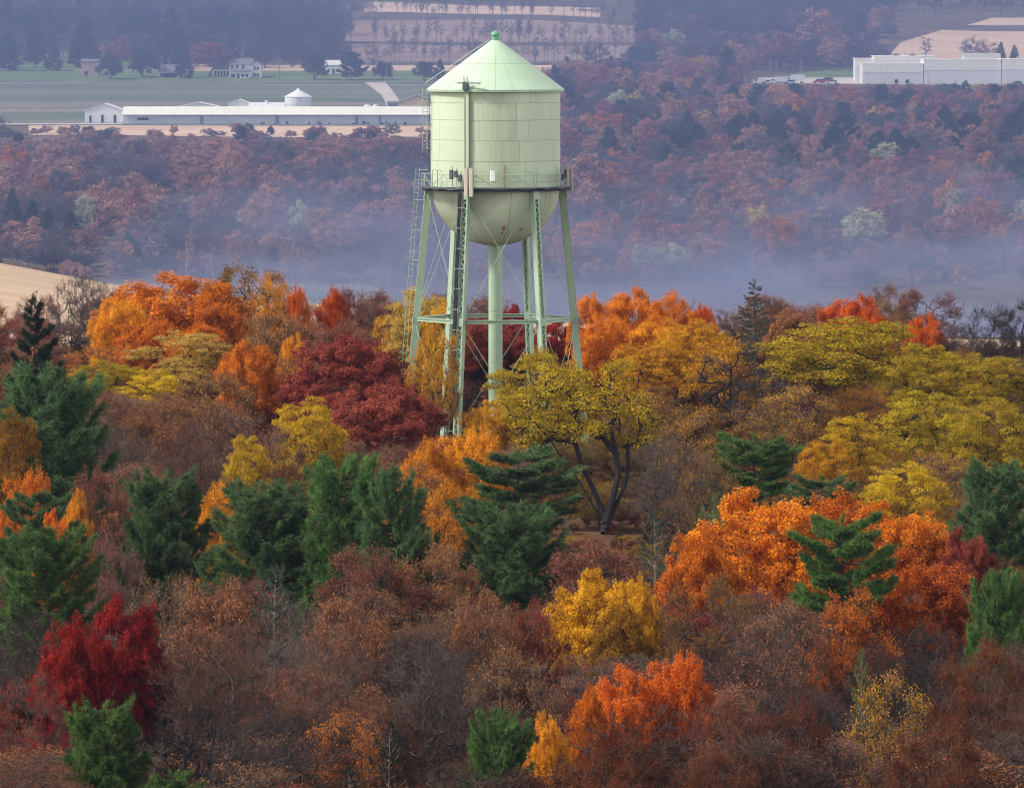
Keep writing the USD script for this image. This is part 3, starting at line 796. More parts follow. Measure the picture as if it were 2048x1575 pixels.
for y in (340, 400, 460, 520, 580, 640, 700, 760):
    px = 836 - (y - 335) * 0.0725
    MB().tube([q(y, px), polar(leg_r(tz(y)), LEG_TH[4], tz(y)) - [0.2, 0, 0]], 0.022, 4).build('ladder_bracket', M['galv'], tower)

# antennas, their mounts and the cable bundle
def panel_antenna(th, r, zc, h, w=0.36, dp=0.20, tilt=0.0, mat='antenna', rz=None):
    c = polar(r, th, zc)
    m = trimesh.creation.box((w, dp, h))
    g = MB()
    rad = 0.06
    import shapely.geometry as sg
    base = sg.box(-w / 2 + rad, -dp / 2 + rad, w / 2 - rad, dp / 2 - rad).buffer(rad, 3)
    b = trimesh.creation.extrude_polygon(base, h)
    b.apply_translation((0, 0, -h / 2))
    b.apply_transform(trimesh.transformations.rotation_matrix(tilt, (1, 0, 0)))
    b.apply_transform(trimesh.transformations.rotation_matrix(th if rz is None else rz, (0, 0, 1)))
    b.apply_translation(c)
    a = mesh_prim('panel_antenna', (b.vertices, b.faces), M[mat], tower, 40)
    back = polar(r - dp / 2 - 0.10, th, zc)
    MB().tube([back - [0, 0, h / 2 + 0.12], back + [0, 0, h / 2 + 0.12]], 0.045, 6).build('mast_pipe', M['galv'], a)
    for s in (-0.35, 0.35):
        MB().beam(back + [0, 0, s * h], polar(r - dp / 2 + 0.01, th, zc + s * h), 0.10, 0.07, [0, 0, 1]).build('clamp', M['steel'], a)
    return a


for px in (933.5, 943.5):
    th = math.asin((px - 991) / 25.8 / (R + 1.05))
    panel_antenna(th, R + 1.05, tz(361), 2.15, 0.33, rz=math.radians(-22))
for py, px, h in ((360, 1143, 1.9), (352, 1136, 1.5)):
    panel_antenna(math.radians(88 if px > 1140 else 80), (px - 991) / 25.8, tz(py), h, 0.24, 0.22)
panel_antenna(math.radians(-2), R + 0.66, tz(347.5), 0.80, 0.40, 0.22, mat='white')
for px, py, h, w in ((904, 346, 1.3, 0.30), (913, 345, 0.9, 0.26), (921, 353, 1.0, 0.3), (1131, 346, 1.2, 0.26), (1126, 352, 0.9, 0.22)):
    x = (px - 991) / 25.8
    r = R + 0.72
    th = math.asin(max(-0.97, min(0.97, x / r)))
    g = MB().box(polar(r, th, tz(py)), (w, 0.16, h * 0.55), th)
    u = g.build('radio_unit', M['steel'], tower)
    MB().tube([polar(r - 0.12, th, ZB - 0.2), polar(r - 0.12, th, tz(py) + h / 2)], 0.04, 5).build('mast_pipe', M['galv'], u)
    for s in (-0.2, 0.25):
        MB().beam(polar(r - 0.12, th, tz(py) + s), polar(r, th, tz(py) + s), 0.12, 0.05, [0, 0, 1]).build('clamp', M['galv'], u)
for px in (866, 876, 1066, 1072):
    x = (px - 991) / 25.8
    th = math.asin(max(-0.985, min(0.985, x / (R + 0.68))))
    p = MB().tube([polar(R + 0.68, th, ZB), polar(R + 0.68, th, ZB + 1.35)], 0.035, 5).build('whip_post', M['galv'], tower)
    MB().tube([polar(R + 0.68, th, ZB + 1.3), polar(R + 0.4, th - 0.03, ZB + 1.42), polar(R + 0.1, th - 0.04, ZB + 1.2)], 0.022, 4).build('conduit_elbow', M['galv'], p)
th = math.asin((1008 - 991) / 25.8 / (R + 0.1))
MB().tube([polar(R + 0.05, th, ZB + 0.05), polar(R + 0.05, th, tz(325))], 0.035, 5).build('rust_streaked_pipe', M['rustpipe'], tower)
th = LEG_TH[5]
er, et = np.array([math.sin(th), -math.cos(th), 0]), np.array([math.cos(th), math.sin(th), 0])
bund = None
for i in range(6):
    t, r = -0.46 + 0.085 * (i % 3), 0.38 + 0.09 * (i // 3)
    zs = np.linspace(ZB - 0.35, tz(815), 22)
    wob = np.random.default_rng(40 + i).normal(size=(22, 2)) * 0.014
    g = MB().tube([polar(leg_r(z), th, z) + er * (r + a) + et * (t + b) for z, (a, b) in zip(zs, wob)], 0.055, 6)
    bund = g.build('cable_bundle', M['cable'], tower) if bund is None else (g.build('cable', M['cable'], bund), bund)[1]
for z in np.arange(1.5, ZB - 1, 1.55):
    MB().beam(polar(leg_r(z), th, z) + er * 0.50 - et * 0.55, polar(leg_r(z), th, z) + er * 0.50 + et * 0.05, 0.05, 0.04, [0, 0, 1]).build('cable_strap', M['galv'], bund)
MB().box(polar(leg_r(2) + 0.55, th, tz(780)) - et * 0.35, (0.5, 0.35, 1.5), th).build('equipment_box', M['cable'], tower)
# loops of black cable along the balcony edge
for a0, a1 in ((-28, 35), (35, 92), (-75, -28)):
    an = np.radians(np.linspace(a0, a1, 17))
    MB().tube([polar(R + 0.79, a, ZB - 0.06 - 0.10 * math.sin(i / 16 * math.pi * 3) ** 2) for i, a in enumerate(an)], 0.06, 5).build('balcony_cable', M['cable'], tower)
# ------------------------------------------------------------------ one tree of each shape, grown before it is planted
SHAPES = {}


def shape(name, bark, leaves, twigs=None, barkmat='bark', twigmat=None):
    """Keeps a tree's meshes and its size; it becomes a thing when it is first planted."""
    ref = leaves[0] if leaves is not None else twigs[0]
    h = np.percentile(ref[:, 2], 99.7)
    w = 2 * np.percentile(np.abs(ref[:, :2]).max(1), 96)
    SHAPES[name] = dict(bark=bark, leaves=leaves, twigs=twigs, barkmat=barkmat, twigmat=twigmat, h=h, w=w, root=None)


def grow_foreground():
    for i in range(3):
        shape('maple%d' % i, *broadleaf(10 + i, 11, 10, 2.2, 19 + 2 * i, 1.7, 22, 0.50, 1.0, 92, 0.175, 2.6, 7.0, upright=1.3, gap=0.2))
    for i in range(2):
        shape('oak%d' % i, *broadleaf(20 + i, 10.5, 11, 2.0, 17, 1.9, 28, 0.50, 0.8, 90, 0.165, 2.4, 5.5, upright=0.7))
    for i in range(3):
        shape('locust%d' % i, *broadleaf(30 + i, 11, 11, 3.2, 15, 1.7, 24, 0.72, 0.34, 95, 0.145, 2.8, 0, upright=0.1, gap=0.15), barkmat='bark_dark')
    for i in range(2):
        shape('open%d' % i, *broadleaf(40 + i, 11, 9, 3.0, 12, 1.5, 22, 0.60, 0.75, 55, 0.15, 3.2, 8.0, upright=0.8, gap=0.3, r_trunk=0.16), barkmat='bark_dark')
    for i in range(3):
        b, l, t = bare(50 + i, 11, 8.0, 2.0, 15, 2.1, 30, 7, 0.8, 2.6, 9.0, r_twig=0.0065, up=1.3)
        shape('bare%d' % i, b, None, t, 'bark')
    for i in range(3):
        b, l, t = bare(60 + i, 10, 9.5, 1.5, 15, 1.6, 24, 10, 0.65, 2.2, 6.5, n_leaf=0.8, l=0.12)
        shape('thin%d' % i, b, l, t, 'bark', 'twig_grey')
    for i in range(2):
        b, l, t = bare(66 + i, 9.5, 9.5, 1.2, 15, 1.7, 26, 10, 0.6, 2.0, 6.0, n_leaf=1.6, l=0.125)
        shape('clothed%d' % i, b, l, t, 'bark', 'twig_rust')
    b, l, t = bare(70, 11, 7.5, 3.0, 11, 1.4, 15, 6, 0.85, 3.4, 9.0, r_trunk=0.2, r_twig=0.012)
    shape('gaunt0', b, None, t, 'bark_dark')
    for i in range(3):
        shape('pine%d' % i, *pine(80 + i, 13, 10.5, 1.0, 84, 30, 11, 0.40, 0.05, 0.16, 0.34, 0.50, 0.38, plate=0.35, fan=1.3, up=0.5, taper_top=0.38, side_w=0.6), barkmat='bark_dark')
    shape('pineflat0', *pine(90, 11, 10.5, 1.8, 40, 42, 12, 0.38, 0.05, 0.04, 0.12, 0.36, 0.55, plate=0.14, fan=1.1, up=0.30, taper_top=0.3, side_w=0.75), barkmat='bark_dark')
    shape('pinetop0', *pine(97, 12, 8.0, 6.3, 26, 46, 12, 0.34, 0.05, 0.06, 0.16, 0.40, 0.45, plate=0.14, fan=1.1, up=0.32, taper_top=0.35, side_w=0.75), barkmat='bark_dark')
    shape('pinethin0', *pine(91, 11, 6.0, 2.0, 40, 9, 14, 0.34, 0.03, 0.35, 0.35, 0.6, 0.45), barkmat='bark_pale')
    shape('spruce0', *pine(95, 12, 6.5, 2.5, 54, 11, 13, 0.26, 0.03, -0.10, 0.28, 0.85, 0.45, plate=0.12, up=0.1), barkmat='bark')
    shape('spruce1', *pine(96, 11, 8.5, 1.0, 60, 24, 13, 0.32, 0.04, -0.05, 0.25, 0.8, 0.5, plate=0.2, up=0.2), barkmat='bark_dark')


grow_foreground()
_rng = np.random.default_rng(77)
NAMES = {'maple': 'maple_tree', 'oak': 'oak_tree', 'locust': 'locust_tree', 'open': 'young_tree', 'bare': 'bare_tree', 'thin': 'thinning_tree', 'clothed': 'russet_tree',
         'gaunt': 'gaunt_tree', 'pine': 'pine_tree', 'pineflat': 'pine_tree', 'pinetop': 'pine_tree', 'pinethin': 'pine_tree', 'spruce': 'spruce_tree'}


def plant_at(kind, x, y, z, sw, sh, mat, label, cat, group=None, rz=None, name=None):
    s = SHAPES[kind]
    rz = _rng.uniform(0, 360) if rz is None else rz
    name = name or NAMES[kind.rstrip('0123456789')]
    if s['root'] is None:
        t = thing(name, label, cat, (x, y, z), rz, (sw, sw, sh), group)
        mesh_prim('trunk', s['bark'], M[s['barkmat']], t)
        if s['twigs'] is not None:
            mesh_prim('twigs', s['twigs'], M[s['twigmat']] if s['twigmat'] else None, t)
        if s['leaves'] is not None:
            mesh_prim('crown' if s['twigs'] is None else 'leaves', s['leaves'], None, t)
        bind(t, M[mat])
        s['root'] = t
        return t
    return copy_of(s['root'], name, label, cat, (x, y, z), rz, (sw, sw, sh), group, M[mat])


GUARD = []      # what of the picture each tree is seen in, so that the woods between leave it in view


def plant(kind, px, top, w, d, mat, label, bot=None, rz=None, cat='tree', group=None, name=None):
    x = xpix(px, d)
    z = float(ground(x, d)) - 0.12
    s = SHAPES[kind]
    H, W = zpix(top, d) - z, w / FPX * d
    GUARD.append((px - w * 0.46, px + w * 0.46, top - 6, bot if bot else top + w * 0.75, d))
    return plant_at(kind, x, d, z, W / s['w'], H / s['h'], mat, label, cat, group, rz, name)


# (shape, middle, top, width, distance, leaves, label, lowest row in view)
TREES = [
    # along the crest behind the tower
    ('maple0', 345, 548, 290, 565, 'orange', 'broad bright orange maple on the crest left of the water tower', 710),
    ('maple1', 245, 600, 130, 556, 'amber', 'smaller amber maple at the left foot of the broad orange maple', 720),
    ('maple2', 425, 590, 130, 560, 'orange', 'orange maple tucked against the right side of the broad orange crest maple', 700),
    ('open0', 500, 530, 165, 578, 'goldbrown', 'tall open gold and brown tree right of the broad orange crest maple', 640),
    ('open1', 545, 548, 90, 572, 'amber', 'slim amber tree beside the open gold and brown tree on the crest', 630),
    ('maple1', 597, 574, 52, 570, 'redorange', 'narrow vivid red-orange tree alone against the pale field strip', 640),
    ('maple2', 665, 578, 78, 572, 'redorange', 'small red-orange tree on the crest at the left of the maroon one', 640),
    ('thin0', 742, 580, 130, 574, 'maroon', 'maroon thinning tree on the crest left of the pale yellow tree', 660),
    ('locust0', 838, 576, 140, 532, 'paleyellow', 'tall pale yellow tree in front of the left tower leg', 760),
    ('open1', 880, 600, 120, 526, 'gold', 'gold-leaved open tree before the cable-hung front left tower leg', 780),
    ('open0', 800, 620, 110, 535, 'gold', 'gold open tree left of the tall pale yellow tree by the tower', 760),
    ('open1', 868, 655, 110, 488, 'gold', 'gold open tree partly screening the lower left tower legs', 800),
    ('open0', 955, 815, 85, 478, 'gold', 'small gold tree before the foot of the tower riser', 880),
    ('bare0', 893, 585, 75, 590, 'twig_grey', 'bare grey tree seen between the left tower legs', 640),
    ('oak0', 1025, 610, 62, 600, 'crimson', 'small dark red tree seen just right of the riser pipe', 650),
    ('oak1', 955, 640, 130, 575, 'maroon', 'maroon tree seen under the strut left of the riser pipe', 800),
    ('oak0', 1125, 640, 130, 572, 'crimson', 'dark red tree seen between the right tower legs', 740),
    ('oak1', 1050, 650, 110, 580, 'maroon', 'maroon tree seen between the riser pipe and the back right leg', 720),
    ('maple1', 1178, 590, 88, 558, 'orange', 'upright orange maple touching the right tower leg', 690),
    ('maple2', 1265, 580, 140, 562, 'orange', 'bright orange maple on the crest right of the tower', 720),
    ('maple0', 1345, 586, 110, 558, 'orange', 'second orange maple on the crest right of the tower', 720),
    ('maple1', 1405, 612, 70, 562, 'redorange', 'small red-orange maple at the right end of the crest maples by the tower', 680),
    ('maple0', 1225, 632, 150, 550, 'orange', 'lower orange maple filling in under the crest maples right of the tower', 720),
    ('maple2', 1320, 640, 150, 548, 'amber', 'amber maple below the second orange crest maple', 730),
    ('maple1', 300, 640, 150, 552, 'orange', 'low orange maple under the left of the broad orange crest maple', 730),
    ('maple2', 400, 648, 140, 550, 'orange', 'low orange maple under the right of the broad orange crest maple', 730),
    ('maple0', 465, 605, 90, 566, 'amber', 'amber tree between the broad orange maple and the gold-brown one', 690),
    ('spruce0', 1510, 563, 98, 575, 'pinegrey', 'grey-green spruce standing above the crest against the mist', 680),
    ('maple2', 1705, 594, 150, 566, 'redorange', 'red-orange maple cresting behind the big olive-yellow locust', 660),
    ('oak1', 1590, 622, 130, 562, 'rust', 'rust-orange oak right of the grey-green spruce', 700),
    ('maple0', 1848, 630, 90, 560, 'redorange', 'red-orange maple at the right shoulder of the big olive-yellow locust', 700),
    ('bare1', 1985, 608, 120, 556, 'twig_dark', 'dark bare tree on the crest at the right edge', 720),
    ('gaunt0', 2035, 598, 130, 545, 'twig_dark', 'gaunt black-limbed bare tree at the far right edge', 720),
    ('bare2', 1915, 640, 90, 560, 'twig_grey', 'bare grey tree left of the dark bare trees at the right edge', 720),
    ('bare1', 150, 545, 105, 600, 'twig_grey', 'tall bare grey tree before the beige field at left', 700),
    ('bare0', 205, 560, 90, 605, 'twig_grey', 'bare grey tree between the beige field and the broad orange maple', 640),
    ('spruce1', 68, 602, 165, 470, 'pinedark', 'near-black spruce against the beige field at left', 755),
    # the slope around the tower
    ('locust1', 222, 722, 190, 520, 'olive', 'yellow-olive tree with flat sprays below the amber maple at left', 800),
    ('thin1', 195, 690, 130, 538, 'orange', 'thin orange-flecked tree at the foot of the bare grey tree at left', 760),
    ('locust2', 375, 665, 210, 532, 'paleyellow', 'tan-yellow tree below the broad orange crest maple', 780),
    ('locust0', 310, 740, 120, 515, 'yellow', 'yellow tree with level sprays left of the slope middle', 800),
    ('maple2', 500, 685, 130, 512, 'orange', 'orange maple with bare lower limbs left of the big maroon oak', 800),
    ('maple0', 588, 670, 70, 522, 'amber', 'small amber tree peeping over the left of the big maroon oak', 720),
    ('clothed0', 560, 625, 200, 545, 'tan', 'tan thinning tree below the narrow red-orange crest tree', 700),
    ('clothed1', 690, 640, 170, 540, 'pinkrust', 'pinkish brown tree above the big maroon oak', 700),
    ('oak0', 700, 672, 250, 498, 'maroon', 'big round maroon oak left of the tower', 800),
    ('oak1', 775, 765, 235, 482, 'maroon', 'lower maroon oak in front of the big round one', 920),
    ('oak0', 655, 775, 150, 486, 'maroon', 'left shoulder maroon oak under the big round one', 900),
    ('locust1', 620, 798, 160, 455, 'yellow', 'yellow tree with layered sprays under the maroon oaks', 900),
    ('locust0', 495, 872, 100, 440, 'yellow', 'small bright yellow tree below the left slope', 950),
    ('clothed0', 330, 800, 190, 470, 'tan', 'tan brown tree right of the large dark left pine', 930),
    ('clothed1', 430, 740, 170, 488, 'tan', 'tan tree under the orange maple with bare limbs', 880),
    ('thin2', 470, 800, 170, 462, 'rust', 'rust-brown thinning tree in the middle of the left slope', 930),
    ('thin0', 540, 850, 150, 445, 'rust', 'rust thinning tree beside the small bright yellow tree', 950),
    ('bare2', 255, 850, 150, 455, 'twig_grey', 'bare grey-brown tree beside the large dark left pine', 950),
    ('bare0', 390, 840, 150, 452, 'twig_rust', 'bare reddish tree on the left slope above the pines', 950),
    ('maple1', 940, 862, 170, 436, 'amber', 'amber tree with upright sprays below the tower riser', 1000),
    ('maple2', 850, 880, 120, 434, 'amber', 'amber tree left of the one below the tower riser', 1000),
    ('thin1', 820, 920, 150, 425, 'orange', 'thin orange-brown tree between the pines below the tower', 1050),
    ('open1', 900, 960, 120, 415, 'amber', 'open amber tree leaning over the pines below the tower', 1080),
    ('locust2', 1075, 702, 205, 482, 'olive', 'olive-yellow tree in front of the tower riser', 830),
    ('locust0', 985, 800, 90, 480, 'gold', 'small gold tree left of the tower riser foot', 860),
    ('locust1', 1385, 640, 170, 530, 'gold', 'yellow-gold tree under the second orange crest maple', 760),
    ('locust2', 1290, 690, 150, 525, 'gold', 'gold tree under the bright orange crest maple right of the tower', 800),
    ('open0', 1445, 680, 160, 515, 'gold', 'open gold tree with dark limbs below the spruce', 850),
    ('locust1', 1690, 636, 330, 522, 'olive', 'big olive-yellow locust crowning the right slope', 800),
    ('locust0', 1860, 690, 190, 505, 'olive', 'olive locust below the red-orange maple on the right shoulder', 800),
    ('locust2', 1975, 712, 210, 498, 'olive', 'olive locust by the right edge under the bare trees', 840),
    ('locust0', 1850, 785, 190, 470, 'olive', 'rounded olive-yellow locust on the right slope', 930),
    ('locust1', 1985, 800, 190, 462, 'olive', 'dark olive locust at the right edge of the slope', 930),
    ('locust2', 1700, 832, 150, 458, 'yellow', 'bright yellow locust in the middle of the right slope', 960),
    ('locust0', 1650, 880, 140, 446, 'gold', 'gold locust left of the bright yellow one on the right slope', 980),
    ('locust1', 1810, 925, 170, 432, 'yellow', 'low yellow locust above the big orange oak', 1020),
    ('gaunt0', 1540, 740, 170, 500, 'twig_grey', 'gaunt bare tree with crossing dark limbs on the right slope', 900),
    ('gaunt0', 1465, 690, 150, 508, 'twig_grey', 'gaunt bare tree with a leaning trunk below the gold tree', 860),
    ('thin1', 1590, 770, 190, 488, 'gold', 'thin yellow-flecked tree below the big olive-yellow locust', 900),
    ('thin0', 1400, 810, 190, 470, 'gold', 'thin yellow-flecked tree right of the forked dark trunk', 980),
    ('thin2', 1500, 800, 160, 470, 'goldbrown', 'thin brown-gold tree above the green pine on the right', 900),
    ('bare1', 1340, 870, 150, 440, 'twig_grey', 'bare grey tree on the bank right of the forked dark trunk', 1030),
    ('thin1', 1420, 900, 140, 425, 'goldbrown', 'thin brown tree left of the green pine on the right', 1020),
    # the pines half way down
    ('pine0', 95, 738, 270, 425, 'pine', 'large dark pine at the left edge under the near-black spruce', 965),
    ('locust1', 28, 820, 120, 410, 'goldbrown', 'gold and brown tree at the left edge over the large pine', 980),
    ('pine1', 330, 942, 200, 392, 'pine', 'dark pine left of the row of three in the middle', 1140),
    ('pine2', 530, 968, 220, 385, 'pine', 'wide pine at the left of the pair in the middle', 1150),
    ('pine0', 690, 915, 200, 382, 'pinegreen', 'tall full pine left of the amber trees', 1110),
    ('pine1', 790, 940, 170, 378, 'pine', 'pine leaning right beside the tall full one', 1110),
    ('pinetop0', 1030, 900, 250, 412, 'pine', 'spreading pine at the foot of the tower', 1010),
    ('pine2', 1025, 1008, 225, 378, 'pine', 'round pine in front of the spreading one at the tower foot', 1210),
    ('pinetop0', 1515, 868, 190, 428, 'pinegreen', 'green pine with an upswept left bough on the right slope', 990),
    ('pinetop0', 1650, 950, 150, 418, 'pine', 'low pine bough spreading behind the big orange oak', 1010),
    ('pinethin0', 1425, 990, 110, 405, 'pinegreen', 'small ragged pine left of the big orange oak', 1060),
    ('pinethin0', 1312, 1025, 110, 400, 'pinegrey', 'small grey-green pine below the forked dark trunk', 1110),
    ('pine1', 2000, 925, 190, 410, 'pine', 'dark pine at the right edge below the olive locusts', 1080),
    ('pinetop0', 1680, 1026, 205, 345, 'pinegreen', 'bright green pine standing before the big orange oak', 1165),
    ('maple1', 55, 945, 130, 392, 'orange', 'orange tree below the large dark left pine', 1010),
    ('maple0', 150, 985, 90, 388, 'amber', 'small amber tree between the left pines', 1040),
    ('pineflat0', 75, 985, 190, 375, 'pine', 'pine with drooping level boughs at the left edge', 1060),
    ('maple2', 115, 1030, 110, 368, 'redorange', 'red-orange sprig tree showing between the left edge pines', 1110),
    ('pine2', 95, 1055, 220, 352, 'pinegreen', 'full green pine at the left edge above the crimson tree', 1230),
    ('thin2', 225, 1060, 150, 362, 'pinkrust', 'pinkish thinning tree right of the full green left pine', 1150),
    ('clothed0', 200, 940, 150, 410, 'pinkrust', 'pinkish brown tree between the left pines', 1030),
    ('maple0', 440, 970, 110, 400, 'amber', 'amber tree between the dark pine and the wide pine', 1040),
    # the lower woods
    ('oak0', 1530, 985, 300, 376, 'orange', 'big orange oak on the right, left half of the great mound', 1140),
    ('oak1', 1660, 992, 230, 380, 'orange', 'orange oak at the top of the great mound behind the bright pine', 1100),
    ('oak0', 1790, 1012, 270, 378, 'orange', 'orange oak forming the right half of the great mound', 1150),
    ('oak1', 1400, 1065, 170, 366, 'orange', 'orange oak at the left foot of the great orange mound', 1150),
    ('oak0', 1830, 1110, 260, 350, 'rustorange', 'rusty orange-red oak under the right half of the great orange mound', 1280),
    ('oak0', 1935, 1060, 130, 372, 'maroon', 'maroon tree right of the great orange mound', 1130),
    ('oak0', 1190, 1145, 190, 352, 'gold', 'golden-yellow oak in the lower middle', 1300),
    ('oak1', 1275, 1160, 110, 350, 'gold', 'golden oak joined to the right of the lower middle one', 1280),
    ('oak1', 1240, 1215, 130, 344, 'goldbrown', 'shaded gold-brown oak under the golden ones', 1340),
    ('thin0', 1410, 1150, 200, 340, 'goldbrown', 'purple-grey thinning tree with gold edges right of the golden oaks', 1300),
    ('clothed1', 1190, 1078, 210, 368, 'pinkrust', 'pink-tan twiggy tree above the golden oaks', 1150),
    ('clothed0', 720, 1092, 190, 362, 'pinkrust', 'pink-tan twiggy tree below the tall full pine', 1200),
    ('clothed1', 870, 1088, 190, 365, 'tan', 'tan twiggy tree between the pines in the middle', 1200),
    ('oak0', 250, 1195, 170, 322, 'crimson', 'deep crimson tree at lower left', 1350),
    ('oak1', 140, 1240, 150, 318, 'crimson', 'dark crimson tree at the left of the deep crimson one', 1400),
    ('thin1', 330, 1150, 170, 340, 'tan', 'orange-tan twiggy tree behind the deep crimson tree', 1230),
    ('clothed1', 440, 1160, 210, 336, 'rust', 'rust-brown twiggy tree right of the deep crimson tree', 1280),
    ('pinethin0', 545, 1130, 130, 335, 'pinegrey', 'thin grey-green pine with a pale stem at lower left', 1310),
    ('clothed0', 970, 1185, 160, 338, 'rust', 'rust-red tree below the round pine at the tower foot', 1290),
    ('clothed1', 1065, 1200, 110, 340, 'maroon', 'maroon twiggy tree left of the golden oaks', 1280),
    ('clothed0', 700, 1195, 190, 332, 'rust', 'rust-pink twiggy tree in the lower middle left', 1300),
    ('bare1', 430, 1250, 230, 315, 'twig_rust', 'spreading bare reddish tree at lower left', 1450),
    ('bare2', 640, 1270, 240, 310, 'twig_rust', 'wide bare reddish-brown tree in the lower middle', 1430),
    ('bare0', 860, 1290, 240, 308, 'twig_grey', 'bare grey tree with a smoky crown at lower centre', 1430),
    ('thin2', 1020, 1290, 180, 312, 'tan', 'tan-flecked bare tree at lower centre', 1400),
    ('thin1', 1560, 1200, 210, 326, 'rust', 'rust-flecked grey tree below the great orange mound', 1340),
    ('clothed1', 1700, 1180, 190, 330, 'rustorange', 'rust tree below the bright green pine', 1320),
    ('maple1', 1355, 1310, 150, 305, 'redorange', 'flame red-orange tree at lower right of centre', 1420),
    ('maple0', 1245, 1335, 160, 303, 'redorange', 'red-orange tree left of the flame coloured one', 1430),
    ('maple2', 1175, 1375, 90, 300, 'orange', 'small orange tree left of the red-orange pair at lower centre', 1450),
    ('maple0', 1095, 1430, 100, 290, 'amber', 'small amber tree beside the bottom centre pine', 1520),
    ('clothed0', 1465, 1385, 150, 296, 'pinkrust', 'pinkish red twiggy tree at lower right', 1480),
    ('clothed1', 1590, 1392, 150, 294, 'darkrust', 'vignette-darkened russet twiggy tree at lower right', 1490),
    ('thin0', 1770, 1345, 170, 300, 'gold', 'dull gold thinning tree at lower right', 1460),
    ('pinethin0', 1725, 1300, 70, 312, 'pinegreen', 'very small dark green pine at lower right', 1380),
    ('pine0', 2005, 1145, 150, 326, 'pinegreen', 'dark green pine at the right edge below the maroon tree', 1300),
    ('clothed0', 1960, 1280, 200, 308, 'darkrust', 'vignette-darkened russet twiggy tree at the right edge', 1420),
    ('pine1', 205, 1405, 190, 288, 'pinegreen', 'dark pine at the bottom left corner', 1575),
    ('pine2', 1000, 1425, 140, 286, 'pinegreen', 'bushy green pine at the bottom centre', 1560),
    ('pinethin0', 775, 1440, 110, 288, 'pinedark', 'dark olive-green pine at the bottom left of centre', 1560),
    ('pineflat0', 335, 1545, 150, 276, 'pinegreen', 'yellow-green pine top at the bottom edge', 1600),
    ('pinethin0', 700, 1530, 110, 276, 'pinedark', 'small dark pine at the bottom edge left of centre', 1600),
    ('thin1', 700, 1420, 170, 292, 'orange', 'orange-flecked bare tree at the bottom left of centre', 1500),
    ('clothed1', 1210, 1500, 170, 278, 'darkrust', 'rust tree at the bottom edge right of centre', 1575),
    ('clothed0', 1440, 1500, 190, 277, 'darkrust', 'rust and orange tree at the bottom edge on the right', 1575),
    ('clothed1', 1880, 1430, 200, 284, 'darkrust', 'vignette-darkened rust tree in the bottom right corner', 1560),
    ('bare1', 520, 1420, 240, 286, 'twig_dark', 'dark bare tree at the bottom left of centre', 1560),
    ('gaunt0', 400, 1400, 230, 290, 'twig_dark', 'gaunt tree with pale leaning boughs at lower left', 1500),
    ('thin2', 60, 1340, 160, 304, 'crimson', 'dark red-flecked bare tree in the lower left corner', 1450),
]
for t in TREES:
    plant(t[0], t[1], t[2], t[3], t[4], t[5], t[6], t[7])


# the locust with the forked dark trunk, in front of the right tower legs
def forked():
    d, bx, by = 463, 1212, 1068
    s = FPX / d
    w = lambda px, py, dy=0.0: ((px - bx) / s, dy, (by - py) / s)
    L = [(*w(px, py, dy), r / s) for px, py, r, dy in (
        (1110, 790, 46, 0.6), (1060, 840, 40, -0.5), (1130, 840, 44, 0.8), (1180, 800, 40, -0.8), (1085, 868, 30, 0), (1160, 862, 30, 0.5), (1230, 775, 42, 0.4), (1265, 815, 44, -0.6), (1300, 845, 36, 0.6), (1240, 835, 36, 1.2), (1030, 805, 30, 0.8), (1145, 765, 36, 0), (1110, 750, 34, .9), (1235, 735, 30, .5), (1195, 860, 24, -.9), (1060, 885, 22, .4), (1290, 880, 22, -.5), (1235, 885, 20, 1.4))]
    limbs = [(4, [w(1190, 1012, -.1), w(1165, 968, -.2), w(1142, 932, -.3), w(1122, 908, -.4), w(1098, 868, -.5)]), (4, [w(1198, 1000, .2), w(1183, 965, .4), w(1165, 930, .5), w(1150, 880, .6), w(1140, 835, .7)]),
             (4, [w(1232, 1006, .1), w(1248, 970, .2), w(1258, 930, .1), w(1256, 885, 0), w(1262, 845, -.3)]), (4, [w(1226, 990, -.3), w(1236, 945, -.5), w(1232, 900, -.6), w(1222, 850, -.6), w(1230, 805, -.3)])]
    bark_, lv = broadleaf(200, 0, 0, 3.0, 0, 0, 24, 0.85, 0.45, 52, 0.14, 1.1, 0, 0.36, upright=0.1, gap=0.12, lob=L, lean=np.array([0.05, 0.0]), limbs=limbs)
    x = xpix(bx, d)
    t = thing('locust_tree', 'yellow locust on a forked dark trunk before the right tower legs', 'tree', (x, d, float(ground(x, d)) - 0.1))
    mesh_prim('trunk', bark_, M['bark_dark'], t)
    mesh_prim('crown', lv, M['citron'], t)
    GUARD.append((1020, 1330, 760, 1060, d))
    GUARD.append((1100, 1290, 760, 1350, d))


forked()


